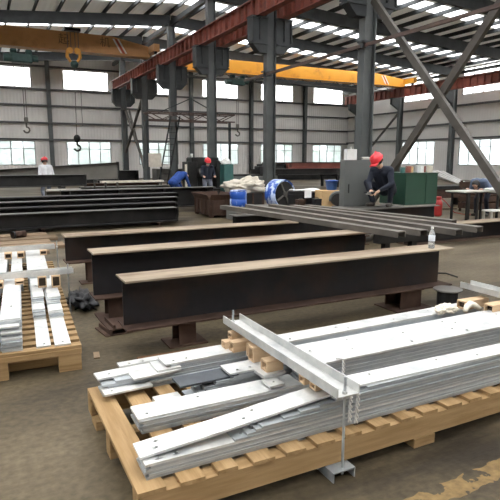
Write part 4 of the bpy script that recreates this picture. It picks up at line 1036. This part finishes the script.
MB().lathe([(.071, -.14), (.078, -.14), (.078, -.10), (.071, -.10)], 16, Matrix.Translation((0, 0, .07)) @ Matrix.Rotation(PI/2, 4, 'Y')).obj('collar', 'blackst', t, True)
# girders on trestles
t = box_beam('trestle_girder', 'bluish black girder on trestles in front of the white-shirted person', -3.0, 3.05, 17.9, .80, .34, .36, 'blackst')
t = thing('tapered_girder', 'greyish tapered girder on trestles rising past the white-shirted person', 'girder', (0, 22.0, 0))
MB().prism([(-3.0, .82), (5.05, .86), (5.05, 1.50), (-3.0, 1.02)], -.008, .008, 'y').obj('web', 'olive', t)
MB().prism([(-3.0, 1.02), (5.05, 1.50), (5.05, 1.525), (-3.0, 1.045)], -.18, .18, 'y').obj('top_flange', 'blackst', t); MB().prism([(-3.0, .80), (5.05, .84), (5.05, .86), (-3.0, .82)], -.18, .18, 'y').obj('bottom_flange', 'blackst', t)
MB().b2(5.05, 5.08, -.18, .18, .82, 1.54).obj('end_plate', 'blackst', t)
for (x, y, zt, lab) in ((-1.8, 17.9, .80, 'trestle under the bluish black girder, by the hall side'), (2.3, 17.9, .80, 'trestle under the bluish black girder, by its clear end'), (-1.8, 22, .80, 'trestle under the tapered girder, by the hall side'), (4.2, 22, .82, 'trestle under the tapered girder, at its deep end')):
    t = thing('steel_trestle', lab, 'trestle', (x, y, 0)); MB().b2(-.06, .06, -.45, .45, zt - .1, zt).obj('top_bar', 'blackst', t)
    for sy in (-.36, .36): MB().beam((0, sy * 1.15, .0), (0, sy, zt - .1), .06, .06).obj('leg', 'blackst', t)
# plates and sections lying between
GQ = 'sections lying behind the long dark girder'
for i, (x0, x1, y, z0, h, m, lab) in enumerate(((3.0, 6.6, 18.75, .0, .72, 'greyst', 'deep grey section nearest the bent blue worker'), (1.75, 2.9, 17.2, .0, .70, 'olive', 'short olive section carrying the pale flat bar'), (3.3, 5.9, 19.5, .0, .80, 'rust', 'rusty section under the long pale flat bar'), (3.1, 4.7, 17.5, .0, .66, 'rust', 'short rusty section behind the long dark girder'))):
    box_beam('steel_section', lab, x0, x1, y, z0, .34, h, m, 'section', group=GQ)
o = MB().box((0, 0, .02), (1.0, .22, .04)).obj('flat_bar', 'pale', None, False, (2.28, 17.2, .705)); tag(o, 'pale flat bar lying on the short olive section on the left', 'flat bar')
o = MB().box((0, 0, .035), (2.3, .3, .07)).obj('flat_bar', 'tarp', None, False, (5.0, 19.5, .805), R(1)); tag(o, 'long pale flat bar leading to the bent blue worker', 'flat bar')
for i, (x, y, z, wd) in enumerate(((3.25, 17.5, .665, 'first from the left of three'), (3.6, 17.5, .665, 'middle of three'), (3.98, 17.5, .665, 'last on the right of three'))):
    o = MB().prism([(0, 0), (.2, 0), (.2, .02), (.02, .02), (.02, .24), (0, .24)], -.1, .1, 'y').obj('angle_bracket', 'brace', None, False, (x, y, z)); tag(o, 'small brown angle bracket standing on the rusty section, %s' % wd, 'bracket')
o = MB().box((0, 0, .03), (.5, .12, .06)).obj('flat_bar', 'brace', None, False, (4.52, 17.5, .665), R(-12)) ; tag(o, 'short brown bar lying askew on the rusty section', 'flat bar')

# steel rack with girders far behind
GR = 'girders on the far rack'
t = thing('steel_rack', 'low dark rack far back holding long girders before the windows', 'rack', (16.8, 27.0, 0))
for x in (-2.6, 2.3):
    MB().b2(x - .08, x + .08, -.9, .9, .62, .75).obj('cross_bar', 'blackst', t)
    for sy in (-.8, .8): MB().b2(x - .07, x + .07, sy - .07, sy + .07, 0, .62).obj('leg', 'blackst', t)
for (x0, x1, y, z0, h, m, lab) in ((13.6, 19.6, 26.45, .75, .34, 'blackst', 'dark girder at the front of the far rack'), (13.9, 20.2, 26.9, .75, .34, 'greyst', 'grey girder in the middle of the far rack'), (14.0, 20.0, 27.4, .75, .34, 'blackst', 'dark girder at the back of the far rack'),
        (15.8, 20.4, 26.6, 1.11, .30, 'runway', 'red primed girder topmost on the far rack'), (14.0, 15.7, 26.7, 1.11, .26, 'blackst', 'short dark girder topmost on the far rack, beside the red one'), (14.6, 20.2, 27.2, 1.11, .36, 'rust', 'brown girder lying behind the red one on the far rack')):
    box_beam('rack_girder', lab, x0, x1, y, z0, .34, h, m, group=GR)
# another dark stack at the far end, under the far windows
for (x0, x1, y, z0, h, m, lab) in ((3.0, 9.5, 36, .0, .9, 'blackst', 'dark stacked section far back under the second far window'), (11.4, 17, 38, .0, .95, 'greyst', 'dull grey section far back beside the ladder'), (20, 30, 37, 0, .9, 'blackst', 'dark section far back under the last far windows')):
    box_beam('steel_section', lab, x0, x1, y, z0, 1.2, h, m, 'section')

# ------------------------------------------------------------------ right hand work area
t = thing('steel_rack', 'dark low rack holding pale profiles behind the white work tables', 'rack', (15.9, 13.9, 0))
MB().b2(-2.2, 1.8, -.35, .35, .30, .62).obj('side_beam', 'rust', t); MB().b2(-2.2, 1.8, -.42, .42, .62, .72).obj('bed', 'blackst', t)
for x in (-2.0, -.3, 1.5): MB().b2(x - .08, x + .08, -.3, .3, 0, .30).obj('leg', 'blackst', t)
for i, wd in enumerate(('first from the green cabinet', 'second from the green cabinet', 'third from the green cabinet', 'fourth, nearest the bent person')):
    t = thing('steel_profile', 'pale steel profile leaning down over the rack, ' + wd, 'profile', (13.45 + .42 * i, 13.62 + .12 * i, .76), 0, 'pale profiles on the rack')
    MB().beam((0, 0, .56 - .03 * i), (1.55 - .16 * i, -.1, .05), .14, .035).obj('face', 'white', t); MB().beam((0, .06, .51 - .03 * i), (1.55 - .16 * i, -.04, .0), .08, .02).obj('lip', 'pale', t)
def table(label, x, y, L, W_, h, legs, yaw=0):
    t = thing('work_table', label, 'table', (x, y, 0), R(yaw))
    MB().b2(-L/2, L/2, -W_/2, W_/2, h - .03, h).obj('top', 'pale', t); MB().b2(-L/2 + .03, L/2 - .03, -W_/2 + .03, W_/2 - .03, h - .06, h - .03).obj('apron', 'blackst', t)
    for lx, ly in legs: MB().b2(lx - .025, lx + .025, ly - .025, ly + .025, 0, h - .06).obj('leg', 'blackst', t)
    return t
table('white topped work table with dark legs, nearest the red tank', 11.62, 10.1, .95, .62, .82, ((-.28, -.26), (.10, -.26), (-.28, .24), (.36, .24)))
table('white topped work table with dark legs, covered by a white cloth', 12.85, 9.9, 1.4, .62, .80, ((-.6, -.26), (.6, -.26), (-.6, .26), (.6, .26)))
lump('white_cloth', 'white cloth spread over the work table where the person bends', (12.55, 9.85, .805), (.42, .28, .06), 'paper', 31, 'cloth', 4, .4, 2.2)
t = thing('low_stool', 'low white stool standing under the work tables', 'stool', (12.05, 9.55, 0)); MB().b2(-.3, .3, -.16, .16, .30, .335, .004).obj('seat', 'white', t)
for sx in (-.25, .25):
    for sy in (-.12, .12): MB().b2(sx - .02, sx + .02, sy - .02, sy + .02, 0, .30).obj('leg', 'pale', t)
t = thing('gas_tank', 'small red gas tank on the floor between green cabinet and work table', 'tank', (11.9, 11.35, 0))
MB().lathe([(.09, 0), (.11, .03), (.115, .06), (.115, .38), (.09, .46), (.05, .5), (.04, .52)], 22).obj('body', 'red', t, True); MB().lathe([(.065, .49), (.075, .49), (.075, .58), (.065, .58)], 16).obj('collar', 'red', t, True); MB().cyl((0, 0, .5), (0, 0, .58), .025, 10).obj('valve', 'greyst', t)
m = MB(); pts = [(.05, 0, .56), (.25, -.05, .40), (.5, -.15, .1), (.9, -.25, .02), (1.5, -.05, .02), (1.9, .2, .02)]; m.tube([Vector(pts[0]).lerp(Vector(pts[1]), .0)] + [Vector(p) for p in pts[1:]], .012, 6).obj('hose', 'red', t, True)
for (x, y, lab, sc_) in ((14.2, 11.9, 'dull brown slatted crate behind the bent person in faded blue', .5), (15.6, 12.0, 'second dull brown slatted crate, farther from the bent person', .45)):
    t = thing('wooden_crate', lab, 'crate', (x, y, 0)); m = MB()
    for k in range(4):
        zc = .1 + k * .22; m.b2(-sc_, sc_, -.35, -.33, zc, zc + .17).b2(-sc_, sc_, .33, .35, zc, zc + .17).b2(-sc_, -sc_ + .02, -.33, .33, zc, zc + .17).b2(sc_ - .02, sc_, -.33, .33, zc, zc + .17)
    m.obj('boards', 'rust', t)
    for sx in (-sc_ + .05, sc_ - .05):
        for sy in (-.3, .3): MB().b2(sx - .03, sx + .03, sy - .03, sy + .03, 0, .98).obj('corner_post', 'rust', t)
m = MB()
for k in range(14):
    x = 11.6 + random.uniform(0, 2.6); y = 12.4 + random.uniform(0, 2.2); L = random.uniform(.3, .9); a = random.uniform(-.6, .6)
    m.box((x, y, .02 + .012 * k % .05), (L, .06, .03), Matrix.Rotation(a, 3, 'Z'))
o = m.obj('scrap_debris', 'rust'); tag(o, 'loose rusty offcuts strewn on the floor beyond the red tank', 'scrap', None, 'stuff')
o = MB().tube([(5.45, 5.9, .012), (5.75, 5.6, .012), (5.95, 5.45, .012), (5.9, 5.2, .012)], .011, 6).obj('bent_rod', 'blackst'); tag(o, 'bent dark rod lying on the bare floor right of the bottle', 'rod')

# light jib frame with ladder beside the middle columns
t = thing('jib_frame', 'thin orange-brown jib frame hung between the far middle columns', 'jib', (0, 29.0, 0))
m = MB(); z0, z1 = 3.75, 4.15
for y in (-.5, .5):
    MB().beam((8.3, y, z0), (13.4, y, z0), .06, .07).obj('chord', 'pipe', t); MB().beam((8.3, y, z1), (13.4, y, z1), .07, .07).obj('chord', 'pipe', t)
    for k in range(6): MB().beam((8.3 + k * .85, y, z0 if k % 2 else z1), (9.15 + k * .85, y, z1 if k % 2 else z0), .045, .045).obj('web_bar', 'pipe', t)
for x in (8.3, 10.0, 11.7, 13.4): MB().beam((x, -.5, z1), (x, .5, z1), .05, .05).obj('cross_bar', 'pipe', t)
MB().beam((8.35, 0, 0), (8.35, 0, z0), .12, .12).obj('post', 'frame', t); MB().beam((13.3, 0, 0), (13.3, 0, z0), .12, .12).obj('post', 'frame', t)
MB().beam((10.9, 0, 5.0), (9.0, 0, z1), .05, .05).obj('stay', 'frame', t); MB().beam((10.9, 0, 5.0), (12.7, 0, z1), .05, .05).obj('stay', 'frame', t); MB().b2(10.84, 10.96, -.06, .06, z1, 5.05).obj('king_post', 'frame', t)
t = thing('ladder', 'dark ladder leaning against the orange-brown jib frame', 'ladder', (0, 28.05, 0))
for dx in (0, .5): MB().beam((8.55 + dx, 0, 0), (9.5 + dx, .28, 3.95), .05, .07).obj('rail', 'blackst', t)
for k in range(12): f = (k + .7) / 12.5; MB().beam((8.55 + .95*f, .28*f, 3.95*f), (9.05 + .95*f, .28*f, 3.95*f), .03, .03).obj('rung', 'blackst', t)
t = thing('notice_panel', 'cream panel on legs beside the foot of the dark ladder', 'panel', (8.2, 27.2, 0)); MB().b2(-.34, .34, -.02, .02, 1.25, 1.95).obj('board', 'tarp', t)
for s in (-.3, .3): MB().b2(s - .025, s + .025, .02, .07, 0, 1.95).obj('leg', 'frame', t)
# trees seen faintly through the panes
mt = MB(); rr = random.Random(5)
for k in range(26):
    x = -20 + k * 2.8 + rr.uniform(-1, 1); y = 60 + rr.uniform(-3, 5); h = rr.uniform(2.6, 4.2)
    for j in range(5): mt.ball((x + rr.uniform(-1, 1), y + rr.uniform(-1, 1), -.2 + h * (.25 + .16 * j)), rr.uniform(.8, 1.3), 2, (1, 1, .8))
o = mt.obj('trees', 'leaf', None, True); tag(o, 'pale green trees outside beyond the far windows', 'trees', None, 'stuff')

# ------------------------------------------------------------------ light
w = bpy.data.worlds.new('sky'); sc.world = w; w.use_nodes = True
bg = w.node_tree.nodes['Background']; bg.inputs[0].default_value = (1.0, .985, .96, 1); bg.inputs[1].default_value = 1.0
sc.view_settings.view_transform = 'Standard'; sc.view_settings.look = 'None'; sc.view_settings.gamma = 1; sc.view_settings.use_curve_mapping = False
sc.view_settings.exposure = 3.15
sc.cycles.use_denoising = True; sc.cycles.denoiser = 'OPENIMAGEDENOISE'
sc.cycles.max_bounces = 10; sc.cycles.diffuse_bounces = 5; sc.cycles.transparent_max_bounces = 16
sc.cycles.use_adaptive_sampling = False
